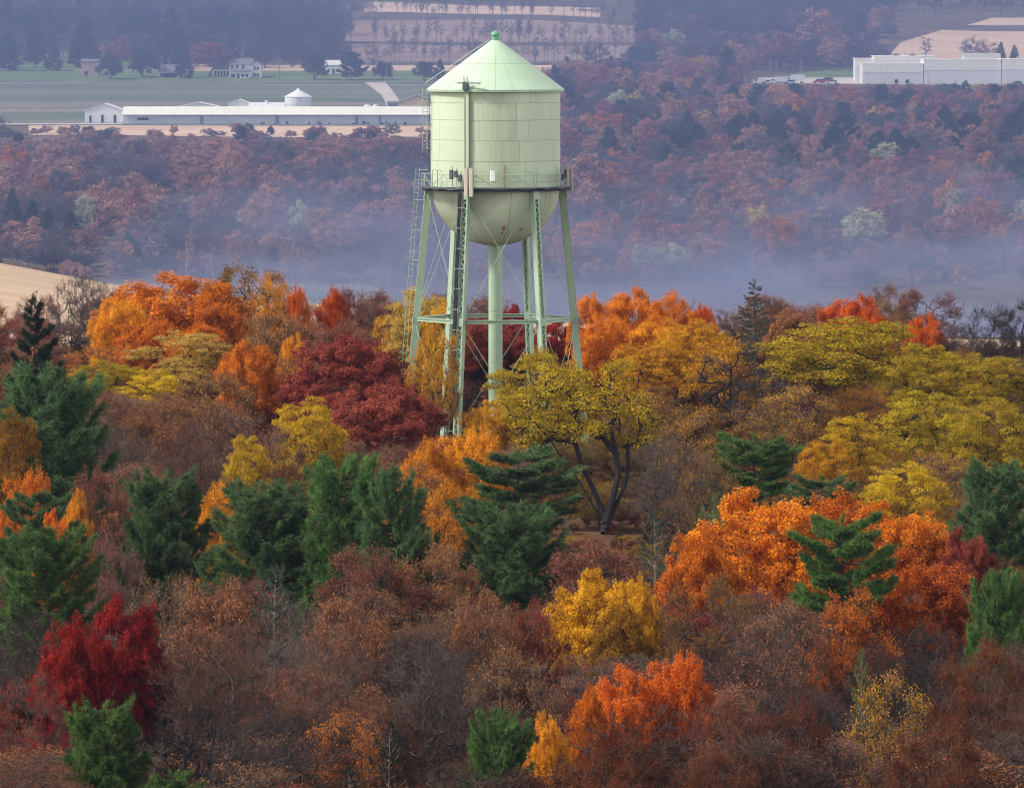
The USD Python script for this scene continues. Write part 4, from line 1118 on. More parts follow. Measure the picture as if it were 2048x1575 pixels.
# the woods between: trees of one kind that nothing tells apart
def fill(n, x0, x1, d0, d1, h0, h1, w0, w1, kinds, mats, label, group, seed, cover=0.5):
    r = np.random.default_rng(seed)
    done, tries = 0, 0
    while done < n and tries < n * 60:
        tries += 1
        d = math.sqrt(r.uniform(d0 ** 2, d1 ** 2))
        px = r.uniform(x0, x1)
        x = xpix(px, d)
        z = float(ground(x, d)) - 0.1
        H, Wd = r.uniform(h0, h1), r.uniform(w0, w1)
        wpx = Wd / d * FPX
        bad = False
        for a, b, t, bt, dd in GUARD if cover > 0 else ():
            if dd > d and min(b, px + wpx * 0.42) - max(a, px - wpx * 0.42) > 0:
                H = min(H, zpix(t + (bt - t) * (1 - cover * 0.5), d) - z)
            elif dd <= d and abs(dd - d) < 5 and a < px < b:
                bad = True
        if H < h0 * 0.55 or bad:
            continue
        if any(math.hypot(x - a, (d - b) * 0.8) < Wd * 0.30 for a, b in SPOTS):
            continue
        SPOTS.append((x, d))
        k = kinds[r.integers(len(kinds))]
        s = SHAPES[k]
        plant_at(k, x, d, z, Wd / s['w'], H / s['h'], mats[r.integers(len(mats))], label, 'tree', group, r.uniform(0, 360))
        done += 1
    return done


SPOTS = []
_c = [
    fill(26, -60, 2110, 262, 298, 4.5, 7.5, 5, 8, ['bare0', 'bare1', 'bare2', 'thin1', 'clothed0'], ['twig_dark', 'twig_dark', 'shrub', 'darkrust', 'darkrust'], 'vignette-darkened twiggy tree crowded along the bottom of the lower woods', 'vignette-darkened trees at the bottom edge', 8),  # dark twigs and leaves paint the vignette into the bottom rows
    fill(34, -60, 2110, 290, 345, 5.0, 8.5, 5, 8, ['bare0', 'bare1', 'bare2'], ['twig_grey', 'twig_dark', 'twig_rust', 'twig_dark'], 'bare grey-brown tree crowded in the leafless lower woods', 'bare trees of the lower woods', 1),
    fill(50, -60, 2110, 272, 375, 4.5, 7.5, 5, 8, ['thin0', 'thin1', 'thin2', 'clothed0', 'clothed1'], ['rust', 'darkrust', 'tan', 'darkrust', 'maroon', 'pinkrust'], 'rust-brown twiggy tree crowded among the lower woods', 'russet trees of the lower woods', 2),
    fill(34, -40, 900, 400, 535, 5.0, 8.5, 4, 7, ['thin0', 'thin1', 'thin2', 'clothed0', 'clothed1', 'bare0'], ['tan', 'rust', 'pinkrust', 'tan'], 'tan and rust thinning tree on the slope left of the tower', 'thinning trees on the left slope', 3),
    fill(40, 1180, 2110, 400, 535, 5.0, 8.5, 4, 7, ['thin0', 'thin1', 'thin2', 'bare1', 'gaunt0', 'bare2'], ['goldbrown', 'gold', 'tan', 'goldbrown'], 'yellow-brown thinning tree on the slope right of the tower', 'thinning trees on the right slope', 4),
    fill(40, -40, 1900, 572, 632, 6.0, 9.0, 4.5, 7, ['thin0', 'thin1', 'bare0', 'bare2', 'clothed0'], ['rust', 'maroon', 'tan', 'pinkrust'], 'reddish brown tree at the back of the crest by the beige field', 'trees at the back of the crest', 5, 0.2),
    fill(40, 1090, 1370, 464, 498, 1.6, 3.4, 1.6, 3.0, ['thin0', 'thin1', 'thin2', 'bare1'], ['olive', 'goldbrown', 'tan', 'citron'], 'low yellow-brown sapling on the bank behind the forked dark trunk', 'saplings behind the forked trunk', 7, 0.0),
    fill(26, 1110, 1350, 432, 455, 0.9, 1.6, 1.6, 2.8, ['thin0', 'clothed1', 'thin2'], ['tan', 'olive', 'pinkrust'], 'low bushy sapling at the foot of the forked dark trunk', 'saplings before the forked trunk', 9, 0.0),
    fill(26, 690, 1200, 395, 480, 4.0, 6.5, 4, 6, ['thin0', 'clothed1', 'thin2'], ['rust', 'tan', 'amber', 'maroon'], 'low russet tree among those at the foot of the tower', 'low trees at the tower foot', 6),
]
print('filled', _c)


# bushes and saplings under the trees: nobody could count them
def undergrowth():
    inst = UsdGeom.PointInstancer.Define(stage, '/World/undergrowth')
    tag(inst.GetPrim(), 'brown and russet bushes and saplings under the trees', 'undergrowth', kind='stuff')
    for i, mat in enumerate(('shrub', 'darkrust', 'shrub', 'darkrust')):  # bush colours with the shade under the trees painted in
        b, l, t = bare(300 + i, 2.4, 2.6, 0.2, 6, 0.6, 9, 5, 0.5, 0.5, 0, 0.04, 1.3, 0.13)
        mesh_prim('undergrowth/bush', join(b, l, t), M[mat])
    inst.CreatePrototypesRel().SetTargets([Sdf.Path('/World/undergrowth/' + n) for n in ('bush', 'bush_001', 'bush_002', 'bush_003')])
    r = np.random.default_rng(9)
    n = 3400
    d = np.sqrt(r.uniform(245 ** 2, 640 ** 2, n))
    x = r.uniform(-1, 1, n) * (12 + 0.086 * d)
    keep = ~((np.hypot(x - TX, d - TD) < 8.5) | ((np.abs(x - TX) < 4) & (d > 470) & (d < 500)))
    x, d = x[keep], d[keep]
    n = len(x)
    a = r.uniform(0, math.pi, n)
    inst.CreatePositionsAttr(Vt.Vec3fArray.FromNumpy(np.stack([x, d, ground(x, d)], -1).astype(np.float32)))
    inst.CreateOrientationsAttr(Vt.QuathArray([Gf.Quath(float(math.cos(q)), 0, 0, float(math.sin(q))) for q in a]))
    s = r.uniform(0.5, 1.2, n)
    s = np.where((np.abs(x - xpix(1212, d)) < 4.5) & (d > 418) & (d < 500), s * 0.42, s)
    inst.CreateScalesAttr(Vt.Vec3fArray.FromNumpy(np.stack([s, s, s * r.uniform(0.7, 1.3, n)], -1).astype(np.float32)))
    inst.CreateProtoIndicesAttr(Vt.IntArray.FromNumpy(r.integers(0, 4, n).astype(np.int32)))


undergrowth()
# ------------------------------------------------------------------ the farm, the house and the works across the valley
def at_px(px, py, d):
    return np.array([xpix(px, d), d, zpix(py, d)])


def base_z(px, d):
    return float(ground(xpix(px, d), d))


def gable(g, x0, x1, y0, y1, z0, ze, zr, axis='x'):
    """A gabled body as a closed prism; axis: the direction of its ridge."""
    if axis == 'y':
        return g.prism([(x0, z0), (x1, z0), (x1, ze), ((x0 + x1) / 2, zr), (x0, ze)], y0, y1)
    n = [(y0, z0), (y1, z0), (y1, ze), ((y0 + y1) / 2, zr), (y0, ze)]
    v = [(x, y, z) for x in (x0, x1) for y, z in n]
    f = [[i, 5 + i, 5 + (i + 1) % 5, (i + 1) % 5] for i in range(5)]
    g.add(v, f)
    tri = [[0, i, i + 1] for i in range(1, 4)] + [[5, 5 + i + 1, 5 + i] for i in range(1, 4)]
    g.f.append(np.array(tri) + g.n - 10)
    return g


def slab(p, th=0.15):
    """A roof plane from four corners, th thick."""
    p = np.asarray(p, float)
    n = unit(np.cross(p[1] - p[0], p[3] - p[0]))
    n = n if n[2] > 0 else -n
    v = np.vstack([p, p + n * th])
    f = [[0, 1, 2, 3], [7, 6, 5, 4]] + [[i, (i + 1) % 4, 4 + (i + 1) % 4, 4 + i] for i in range(4)]
    return v, f


# long livestock barn: roof sheets, wall bays, doors and openings
D0 = 2112.0
t = thing('long_barn', 'very long low white-roofed barn across the valley left of the tower', 'barn', (0, D0, 0))
bx0, bx1 = xpix(250, D0), xpix(905, D0)
bz = base_z(500, D0) - 0.1
ze, zr_ = zpix(228.5, D0), zpix(213.5, D0 + 8)
gable(MB(), bx0, bx1, 0.25, 15.75, bz, ze - 0.06, zr_ - 0.1).build('body', M['biggrey'], t)
n = 26
for i in range(n):
    a, b = bx0 - 0.6 + (bx1 - bx0 + 1.2) * i / n, bx0 - 0.6 + (bx1 - bx0 + 1.2) * (i + 1) / n
    for y0 in (-0.7, 16.7):
        MB().add(*slab([(a + .02, y0, ze - 0.22), (b - .02, y0, ze - 0.22), (b - .02, 8, zr_), (a + .02, 8, zr_)], 0.10)).build('roof_sheet', M['metalroof'], t)
for i in range(n):
    a, b = bx0 + (bx1 - bx0) * i / n, bx0 + (bx1 - bx0) * (i + 1) / n
    if i in (1,):
        MB().box(((a + b) / 2, 0.2, (bz + ze) / 2 + .25), (b - a - 0.4, 0.08, 1.15)).build('opening', M['opening'], t)
        MB().box(((a + b) / 2, 0.14, bz + 0.55), (b - a - 0.1, 0.2, 1.1)).build('wall_panel', M['barnwall'], t)
        MB().box(((a + b) / 2, 0.14, ze - 0.7), (b - a - 0.1, 0.2, 0.7)).build('wall_panel', M['barnwall'], t)
        continue
    MB().box(((a + b) / 2, 0.14, bz + 0.65), (b - a - 0.12, 0.2, 1.3)).build('wall_panel', M['barnwall'], t)
    MB().box(((a + b) / 2, 0.17, (bz + 1.4 + ze - 0.2) / 2), (b - a - 0.12, 0.12, ze - bz - 1.65)).build('curtain', M['barnwall'], t)
for px, w in ((405, 1.0), (556, 1.2), (714, 0.9), (760, 0.6)):
    x = xpix(px, D0)
    dr = MB().box((x, 0.0, bz + 1.35), (w, 0.12, 2.7)).build('door', M['bluedoor'], t)
    MB().box((x + w * 0.36, -0.09, bz + 1.3), (0.10, 0.06, 0.3)).build('handle', M['galv'], dr)
MB().box(((bx0 + bx1) / 2, -0.72, ze - 0.30), (bx1 - bx0 + 1.2, 0.18, 0.20)).build('gutter', M['greyroof'], t)
rng = np.random.default_rng(12)
for i in range(30):
    px = rng.uniform(500, 840)
    d = rng.uniform(2104.5, 2108)
    h, w = rng.uniform(0.4, 1.2), rng.uniform(0.5, 1.4)
    s_ = thing('feed_drum', 'small dark drum among those standing along the foot of the long barn', 'drum', (xpix(px, d), d, base_z(px, d)), group='drums along the long barn')
    MB().lathe([(w / 2 * 0.94, 0), (w / 2, 0.05), (w / 2, h), (w / 2 * 0.94, h + .03), (0, h + 0.03)], 10).build('drum', M['steel'] if i % 3 else M['galv'], s_)


def shed(name, label, cat, px0, px1, top, eave, d, depth, wall, roof_, axis='x', doors=(), over=0.3):
    x0, x1 = xpix(px0, d), xpix(px1, d)
    xm = (x0 + x1) / 2
    z0 = base_z((px0 + px1) / 2, d) - 0.15
    zt, ze_ = zpix(top, d), zpix(eave, d)
    t = thing(name, label, cat, (xm, d, z0))
    a, b, ze_, zt = x0 - xm, x1 - xm, ze_ - z0, zt - z0
    gable(MB(), a, b, 0, depth, 0, ze_, zt - 0.08, axis).build('wall', M[wall], t)
    o = over
    if axis == 'x':
        for s in (-o, depth + o):
            MB().add(*slab([(a - o, s, ze_ - 0.12), (b + o, s, ze_ - 0.12), (b + o, depth / 2, zt), (a - o, depth / 2, zt)], 0.12)).build('roof', M[roof_], t)
    else:
        for s in (a - o, b + o):
            MB().add(*slab([(s, -o, ze_ - 0.12), (s, depth + o, ze_ - 0.12), (0, depth + o, zt), (0, -o, zt)], 0.12)).build('roof', M[roof_], t)
    for px, w, h, zb, m in doors:
        x = xpix(px, d) - xm
        nm = 'door' if zb == 0 else 'window'
        p = MB().box((x, -0.03, zb + h / 2), (w, 0.10, h)).build(nm, M[m], t)
        MB().box((x, -0.09, zb + h + 0.06), (w + 0.2, 0.08, 0.12)).build('lintel', M['white'], p)
    return t


shed('round_roofed_shed', 'white shed with a rounded gable at the left end of the long barn', 'shed', 172, 249, 208, 221, 2118, 16, 'white', 'white', 'y', ((183, 0.7, 2.6, 0, 'opening'), (207, 0.8, 2.8, 0, 'opening'), (232, 0.8, 2.8, 0, 'opening')))
shed('farm_shed', 'low white shed roof showing behind the left of the long barn', 'shed', 362, 436, 205, 213, 2150, 12, 'white', 'white', 'y')
shed('store_shed', 'pale gabled shed with the white trailer before the grain bin', 'shed', 458, 500, 199, 207, 2155, 12, 'white', 'bigwhite', 'y')
shed('low_shed', 'white roofed shed with a chimney just left of the grain bin', 'shed', 500, 570, 206, 214, 2148, 12, 'white', 'white', 'x')
c_ = thing('shed_chimney', 'stubby white chimney over the shed left of the grain bin', 'chimney', (xpix(534, 2152), 2152, zpix(210, 2152)))
MB().lathe([(0.42, -1.2), (0.42, 1.3), (0.5, 1.35), (0.5, 1.5), (0.0, 1.55)], 10).build('pipe', M['white'], c_)
tr = thing('box_trailer', 'white box trailer beside the pale gabled shed behind the long barn', 'trailer', (xpix(441, 2150), 2150, base_z(441, 2150)))
MB().box((0, 1.2, 2.75), (5.4, 2.4, 2.5)).build('box', M['white'], tr)
MB().box((0, 1.2, 1.38), (5.2, 1.8, 0.2)).build('chassis', M['steel'], tr)
MB().box((-1.4, -0.03, 2.6), (1.1, 0.06, 1.4)).build('side_door', M['pinkwall'], tr)
for x in (-1.6, 1.6, 2.3):
    for y in (0.3, 2.1):
        w_ = MB().tube([(x, y - 0.14, 0.65), (x, y + 0.14, 0.65)], 0.60, 12).build('wheel', M['rubber'], tr)
# grain bin: rings of corrugated sheet and a cone of roof segments
d = 2160.0
gz = base_z(597, d) - 0.1
gb = thing('grain_bin', 'round white grain bin with a conical roof behind the long barn', 'grain bin', (xpix(597, d), d + 4.6, gz))
zb1, zb2 = zpix(194, d) - gz, zpix(180, d) - gz
rb_ = 27 / FPX * d
hs = np.linspace(0, zb1, 6)
for i in range(5):
    for k in range(10):
        MB().patch(rb_ - 0.03, hs[i] + .02, rb_ - 0.03, hs[i + 1] - .02, 2 * math.pi * k / 10 + .004, 2 * math.pi * (k + 1) / 10 - .004, 0.06, 4).build('wall_sheet', M['biggrey'], gb)
MB().lathe([(rb_ - 0.08, 0), (rb_ - 0.08, zb1)], 40).build('liner', M['steel'], gb)
for k in range(20):
    MB().patch(rb_ + 0.25, zb1 - 0.05, 0.45, zb2, 2 * math.pi * k / 20 + .004, 2 * math.pi * (k + 1) / 20 - .004, 0.05, 2).build('roof_sheet', M['white'], gb)
MB().lathe([(0.55, zb2 - 0.15), (0.55, zb2 + 0.25), (0.65, zb2 + 0.3), (0, zb2 + 0.55)], 16).build('roof_cap', M['white'], gb)
ld = MB()
for s in (-0.2, 0.2):
    ld.tube([((rb_ + 0.1) * 0.94 + s, -(rb_ + .1) * 0.34, 0), ((rb_ + 0.1) * 0.94 + s, -(rb_ + .1) * .34, zb1)], 0.04, 4)
ld.build('ladder', M['galv'], gb)
for px, w in ((736, 2.6), (752, 2.0)):
    t = thing('storage_tank', 'small white tank behind the long barn, %s of the two right of the grain bin' % ('left' if px < 740 else 'right'), 'tank', (xpix(px, 2150), 2150, base_z(px, 2150)))
    h = zpix(210, 2150) - base_z(px, 2150)
    MB().lathe([(0.5 * w, 0), (0.5 * w, h * 0.9), (0.4 * w, h), (0.15 * w, h + 0.15), (0, h + 0.15)], 18).build('shell', M['white'], t)
    MB().lathe([(0.18 * w, h + 0.1), (0.18 * w, h + 0.4), (0, h + 0.4)], 10).build('lid', M['galv'], t)
shed('tan_barn', 'tan gabled barn with a grey-green roof just left of the water tank', 'barn', 797, 872, 191, 204, 2175, 22, 'tanwall', 'greenroof', 'y', ((835, 3.2, 3.0, 0, 'tanwall'),))
shed('lean_to', 'blue-grey lean-to at the left side of the tan barn', 'shed', 776, 797, 203, 206, 2178, 6, 'bluedoor', 'greyroof', 'x')

# farmhouse
shed('farmhouse_wing', 'grey-roofed porch wing at the left end of the white farmhouse', 'house', 429, 461, 124, 138, 2432, 8, 'housewall', 'greyroof', 'x', tuple((433 + 6 * i, 0.62, 2.0, 0.4, 'opening') for i in range(5)))
shed('farmhouse', 'white two-storey farmhouse with a grey roof beyond the meadow', 'house', 461, 507, 118, 129, 2430, 8, 'housewall', 'greyroof', 'x', ((466, 0.8, 1.3, 3.4, 'opening'), (476, 0.8, 1.3, 3.4, 'opening'), (488, 0.8, 1.3, 3.4, 'opening'), (470, 0.8, 1.4, 0.8, 'opening'), (480, 0.9, 2.1, 0, 'opening')))
shed('farmhouse_gable', 'white gable-fronted end of the farmhouse, facing the valley', 'house', 504, 524, 122, 130, 2424, 14, 'housewall', 'greyroof', 'y', ((511, 0.6, 1.3, 3.2, 'opening'), (517, 0.6, 1.3, 3.2, 'opening'), (511, 0.6, 1.4, 0.7, 'opening'), (517, 0.6, 1.4, 0.7, 'opening')))
shed('farmhouse_porch', 'low grey-roofed porch along the front of the farmhouse', 'porch', 463, 501, 138, 143, 2421, 5, 'housewall', 'greyroof', 'x', ((468, 1.6, 1.3, 0.6, 'opening'), (478, 1.0, 2.0, 0, 'opening'), (487, 1.0, 1.2, 0.7, 'opening'), (495, 1.0, 1.2, 0.7, 'opening')))
shed('carport', 'grey roofed shed with an open dark front, left of the farmhouse', 'shed', 319, 359, 130, 143, 2426, 9, 'housewall', 'greyroof', 'x', ((331, 3.4, 1.9, 0, 'opening'), (347, 3.4, 1.9, 0, 'opening')))
shed('red_outbuilding', 'faded pink outbuilding behind the round dark evergreen', 'shed', 165, 200, 119, 122, 2440, 9, 'pinkwall', 'greyroof', 'x', ((175, 1.2, 2.0, 0, 'opening'),))
shed('white_cottage', 'white cottage half hidden between the two lawn pines', 'house', 652, 682, 121, 130, 2470, 8, 'white', 'biggrey', 'x', ((658, 0.8, 1.2, 0.8, 'opening'), (668, 0.9, 2.0, 0, 'opening'), (676, 0.8, 1.2, 0.8, 'opening')))


def pole(px, top, d, label, arm=True):
    z = base_z(px, d)
    H = zpix(top, d) - z
    t = thing('utility_pole', label, 'pole', (xpix(px, d), d, z - 0.2))
    MB().tube([(0, 0, 0), (0, 0, H + 0.2)], [0.20, 0.13], 7).build('post', M['wood'], t)
    if arm:
        MB().beam((-1.2, 0, H - 0.5), (1.2, 0, H - 0.5), 0.12, 0.14, (0, 1, 0)).build('crossarm', M['wood'], t)
        for x in (-1.0, 0.5, 1.0):
            MB().lathe([(0.05, H - 0.43), (0.07, H - 0.3), (0.04, H - 0.2), (0, H - 0.18)], 6, c=(x, 0, 0)).build('insulator', M['white'], t)


pole(325, 110, 2402, 'wooden pole with a crossarm by the grey shed left of the farmhouse')
pole(560, 118, 2402, 'thin roadside pole right of the farmhouse')
pole(774, 122, 2402, 'pale roadside pole near the gravel drive')
pole(374, 482, 1545, 'pale bare pole standing by the valley road', False)
pole(1600, 118, 2378, 'wooden pole standing over the parked vehicles on the right')

# white works building on the right
WD_ = 2368.0


def block(name, label, parts_, d, depth):
    """A flat-roofed block of panels: parts_ = (px0, px1, top, wall, panels)."""
    px0, px1 = min(p[0] for p in parts_), max(p[1] for p in parts_)
    xm = xpix((px0 + px1) / 2, d)
    z0 = base_z((px0 + px1) / 2, d) - 0.2
    t = thing(name, label, 'building', (xm, d, z0))
    for a, b, top, wall, npan in parts_:
        x0, x1 = xpix(a, d) - xm, xpix(b, d) - xm
        h = zpix(top, d) - z0
        MB().box(((x0 + x1) / 2, depth / 2, h / 2), (x1 - x0 - .1, depth, h - .05)).build('body', M['biggrey'], t)
        for i in range(npan):
            p0, p1 = x0 + (x1 - x0) * i / npan, x0 + (x1 - x0) * (i + 1) / npan
            MB().box(((p0 + p1) / 2, -0.06, h * 0.30), (p1 - p0 - 0.05, 0.16, h * 0.6 - 0.06)).build('wall_panel', M[wall], t)
            MB().box(((p0 + p1) / 2, -0.10, h * 0.80), (p1 - p0 - 0.05, 0.24, h * 0.4)).build('fascia_panel', M['bigwhite'], t)
        MB().box(((x0 + x1) / 2, depth / 2, h + 0.10), (x1 - x0 + .5, depth + .5, 0.26)).build('roof', M['bigwhite'], t)
    return t


wb = block('works_building', 'long white flat-roofed works building across the valley at right', ((1723, 1844, 128, 'biggrey', 10), (1845, 1999, 120, 'biggrey', 14), (2000, 2047, 119, 'biggrey', 4)), WD_, 20)
up = block('works_upper_storey', 'tall white rear hall standing over the long white works building', ((1746, 1866, 113, 'bigwhite', 9),), WD_ + 24, 18)
sd = block('works_side_hall', 'lower white hall at the left end of the works building', ((1708, 1748, 118, 'bigwhite', 4),), WD_ + 26, 14)
rear = block('works_rear_block', 'grey-white rear block behind the right of the works building', ((1926, 1998, 109, 'biggrey', 6),), WD_ + 30, 16)
xm = lambda px, a, b: xpix(px, WD_) - xpix((a + b) / 2, WD_)
h0 = base_z(1885, WD_) - 0.2
for px in (1790, 1812):
    v = MB().box((xm(px, 1723, 2047), -0.22, 1.5), (1.2, 0.08, 1.4)).build('window', M['glass'], wb)
for px in (1850, 1905, 2010, 2030):
    v = MB().box((xm(px, 1723, 2047), -0.22, 1.3), (1.1, 0.08, 2.4)).build('door', M['biggrey'], wb)
for i, px in enumerate((1790, 1808, 1822, 1842, 1952, 1972)):
    dd = WD_ + 34
    t = thing('roof_vent_unit', 'roof unit %s over the white works building' % ('farthest left', 'second from left', 'third from left', 'fourth from left', 'fifth from left', 'farthest right')[i], 'vent', (xpix(px, dd), dd, zpix(113 if i < 4 else 112, dd)))
    MB().box((0, 0, -0.1), (2.2, 1.8, 1.6)).build('housing', M['biggrey'] if i % 2 else M['steel'], t)
    MB().lathe([(0.5, 0.7), (0.5, 0.95), (0.7, 1.0), (0, 1.25)], 12).build('cowl', M['galv'], t)


def vehicle(px, d, L, Hh, mat, label, name='parked_car', cat='car', truck=False, rz=0):
    t = thing(name, label, cat, (xpix(px, d), d, base_z(px, d) + 0.1), rz)
    w = 1.8 if not truck else 2.3
    if truck:
        MB().prism([(-L / 2, 0.45), (-L / 2 + 1.7, 0.45), (-L / 2 + 1.7, Hh * 0.85), (-L / 2 + 0.5, Hh * 0.85), (-L / 2, 1.5)], -w / 2, w / 2).build('cab', M[mat], t)
        MB().box((0.9, 0, 0.6 + Hh / 2), (L - 2.0, w, Hh - 0.5)).build('box', M['carwhite'], t)
        MB().box((-L / 2 + 0.85, -w / 2 - 0.01, Hh * 0.66), (0.9, 0.03, 0.6)).build('window', M['glass'], t)
    else:
        MB().prism([(-L / 2, 0.3), (L / 2, 0.3), (L / 2, 0.85), (L / 2 - 0.1, 0.95), (-L / 2 + 1.0, 0.95), (-L / 2, 0.75)], -w / 2, w / 2).build('body', M[mat], t)
        MB().prism([(-L / 2 + 0.95, 0.94), (L / 2 - 0.25, 0.94), (L / 2 - 0.75, Hh), (-L / 2 + 1.7, Hh)], -w / 2 + 0.1, w / 2 - 0.1).build('cabin', M['glass'], t)
        MB().box((0.25, 0, Hh + 0.02), (L * 0.42, w - 0.3, 0.06)).build('roof', M[mat], t)
    for x in (-L / 2 + 0.85, L / 2 - 0.85):
        for y in (-w / 2 + 0.06, w / 2 - 0.06):
            MB().tube([(x, y - 0.11, 0.33), (x, y + 0.11, 0.33)], 0.34, 12).build('wheel', M['rubber'], t)


for i, (px, d, L, H, m, truck, lab) in enumerate((
        (1517, 2372, 4.4, 2.2, 'carwhite', True, 'small white lorry alone at the left of the works yard'),
        (1535, 2374, 4.6, 1.5, 'carwhite', False, 'white car at the left end of the parked row in the works yard'),
        (1546, 2380, 4.6, 1.5, 'cargrey', False, 'grey car second from left in the parked row'),
        (1556, 2372, 6.5, 2.4, 'carwhite', True, 'white box lorry in the middle of the parked row'),
        (1570, 2382, 4.6, 1.5, 'cargrey', False, 'grey car behind the middle box lorry'),
        (1578, 2374, 4.6, 1.5, 'carwhite', False, 'white car right of the middle box lorry'),
        (1589, 2378, 7.0, 2.9, 'carwhite', True, 'larger white lorry by the wooden pole'),
        (1636, 2380, 4.6, 1.6, 'carred', False, 'red car at the left of the pair on the works lawn edge'),
        (1652, 2384, 5.4, 1.9, 'carred', False, 'red van-sized car at the right of the pair on the works lawn edge'),
        (1662, 2372, 4.4, 1.5, 'carwhite', False, 'white car right of the red pair'),
        (2030, 2362, 4.6, 1.5, 'cargrey', False, 'dark car at the right end of the works building'))):
    vehicle(px, d, L, H, m, lab, 'parked_lorry' if truck else 'parked_car', 'lorry' if truck else 'car', truck)

# the row of posts on the beige field at left
for i in range(24):
    px = 8 + 82 * i / 23
    d = 905 + i * 0.9
    t = thing('field_post', 'short dark post in the row along the beige field at left', 'post', (xpix(px, d), d, base_z(px, d) - 0.2), group='row of posts on the beige field')
    MB().tube([(0, 0, 0), (0.03, 0, 1.0)], [0.06, 0.05], 5).build('stake', M['wood'], t)
    MB().lathe([(0.07, 1.0), (0.07, 1.06), (0, 1.08)], 5).build('cap', M['galv'], t)
# ------------------------------------------------------------------ the woods across the valley
def grow_far():
    for i in range(3):
        shape('fleaf%d' % i, *broadleaf(400 + i, 13, 11, 2.5, 9, 2.4, 15, 0.95, 0.85, 22, 0.52, 3.0, 7.0, upright=0.6, twig_r=0.02), barkmat='bark')
    for i in range(2):
        b, l, t = bare(410 + i, 13, 9.5, 3.0, 11, 2.0, 13, 8, 1.3, 3.5, 9.0, r_twig=0.022, r_trunk=0.22)
        shape('fbare%d' % i, b, None, t, 'bark')
    b, l, t = bare(413, 14, 5.5, 5.0, 7, 1.4, 8, 5, 1.2, 4.5, 11.0, r_twig=0.022, r_trunk=0.2)
    shape('fslim0', b, None, t, 'bark_pale')
    for i in range(2):
        b, l, t = bare(416 + i, 12.5, 11, 2.0, 11, 2.1, 13, 7, 1.2, 3.0, 7.0, n_leaf=0.9, l=0.5, r_twig=0.02)
        shape('fthin%d' % i, b, l, t, 'bark', 'far_bare')
    shape('fcone0', *pine(420, 13, 6.5, 0.6, 46, 9, 11, 0.85, 0.20, -0.05, 0.22, 0.95, 0.2, plate=0.2, up=0.3), barkmat='bark')
    shape('fpine0', *pine(421, 12, 9.0, 1.4, 38, 9, 12, 0.85, 0.20, 0.15, 0.30, 0.50, 0.35, plate=0.3), barkmat='bark')
    shape('fround0', *broadleaf(425, 9, 9, 0.6, 10, 2.2, 16, 0.9, 0.9, 26, 0.5, 1.0, 5.0, twig_r=0.02))


grow_far()
NAMES |= {'fleaf': 'hillside_tree', 'fbare': 'bare_hillside_tree', 'fslim': 'slim_bare_tree', 'fthin': 'fading_hillside_tree', 'fcone': 'conifer_tree', 'fpine': 'hillside_pine', 'fround': 'round_evergreen'}
FSPOTS = []
FGUARD = [(40, 885, 205, 299, 2100), (1490, 2070, 100, 191, 2360), (1560, 1760, 90, 150, 2500)]


def far(kind, px, top, w, mat, label, h=13.0, d=None, rz=None):
    """A tree across the valley whose top shows at row top; its distance follows from its height."""
    if d is None:
        ds = np.arange(1485, 3100, 3.0)
        x = xpix(px, ds)
        y = np.array([ypix(z, a) for z, a in zip(ground(x, ds) + h, ds)])
        d = float(ds[int(np.argmin(np.abs(y - top)))])
    x = xpix(px, d)
    z = float(ground(x, d)) - 0.2
    H = min(max(zpix(top, d) - z, 4), 24)
    FSPOTS.append((x, d))
    FGUARD.append((px - w * .45, px + w * .45, top - 4, top + w * 0.55, d))
    s = SHAPES[kind]
    plant_at(kind, x, d, z, w / FPX * d / s['w'], H / s['h'], mat, label, 'tree', None, rz)


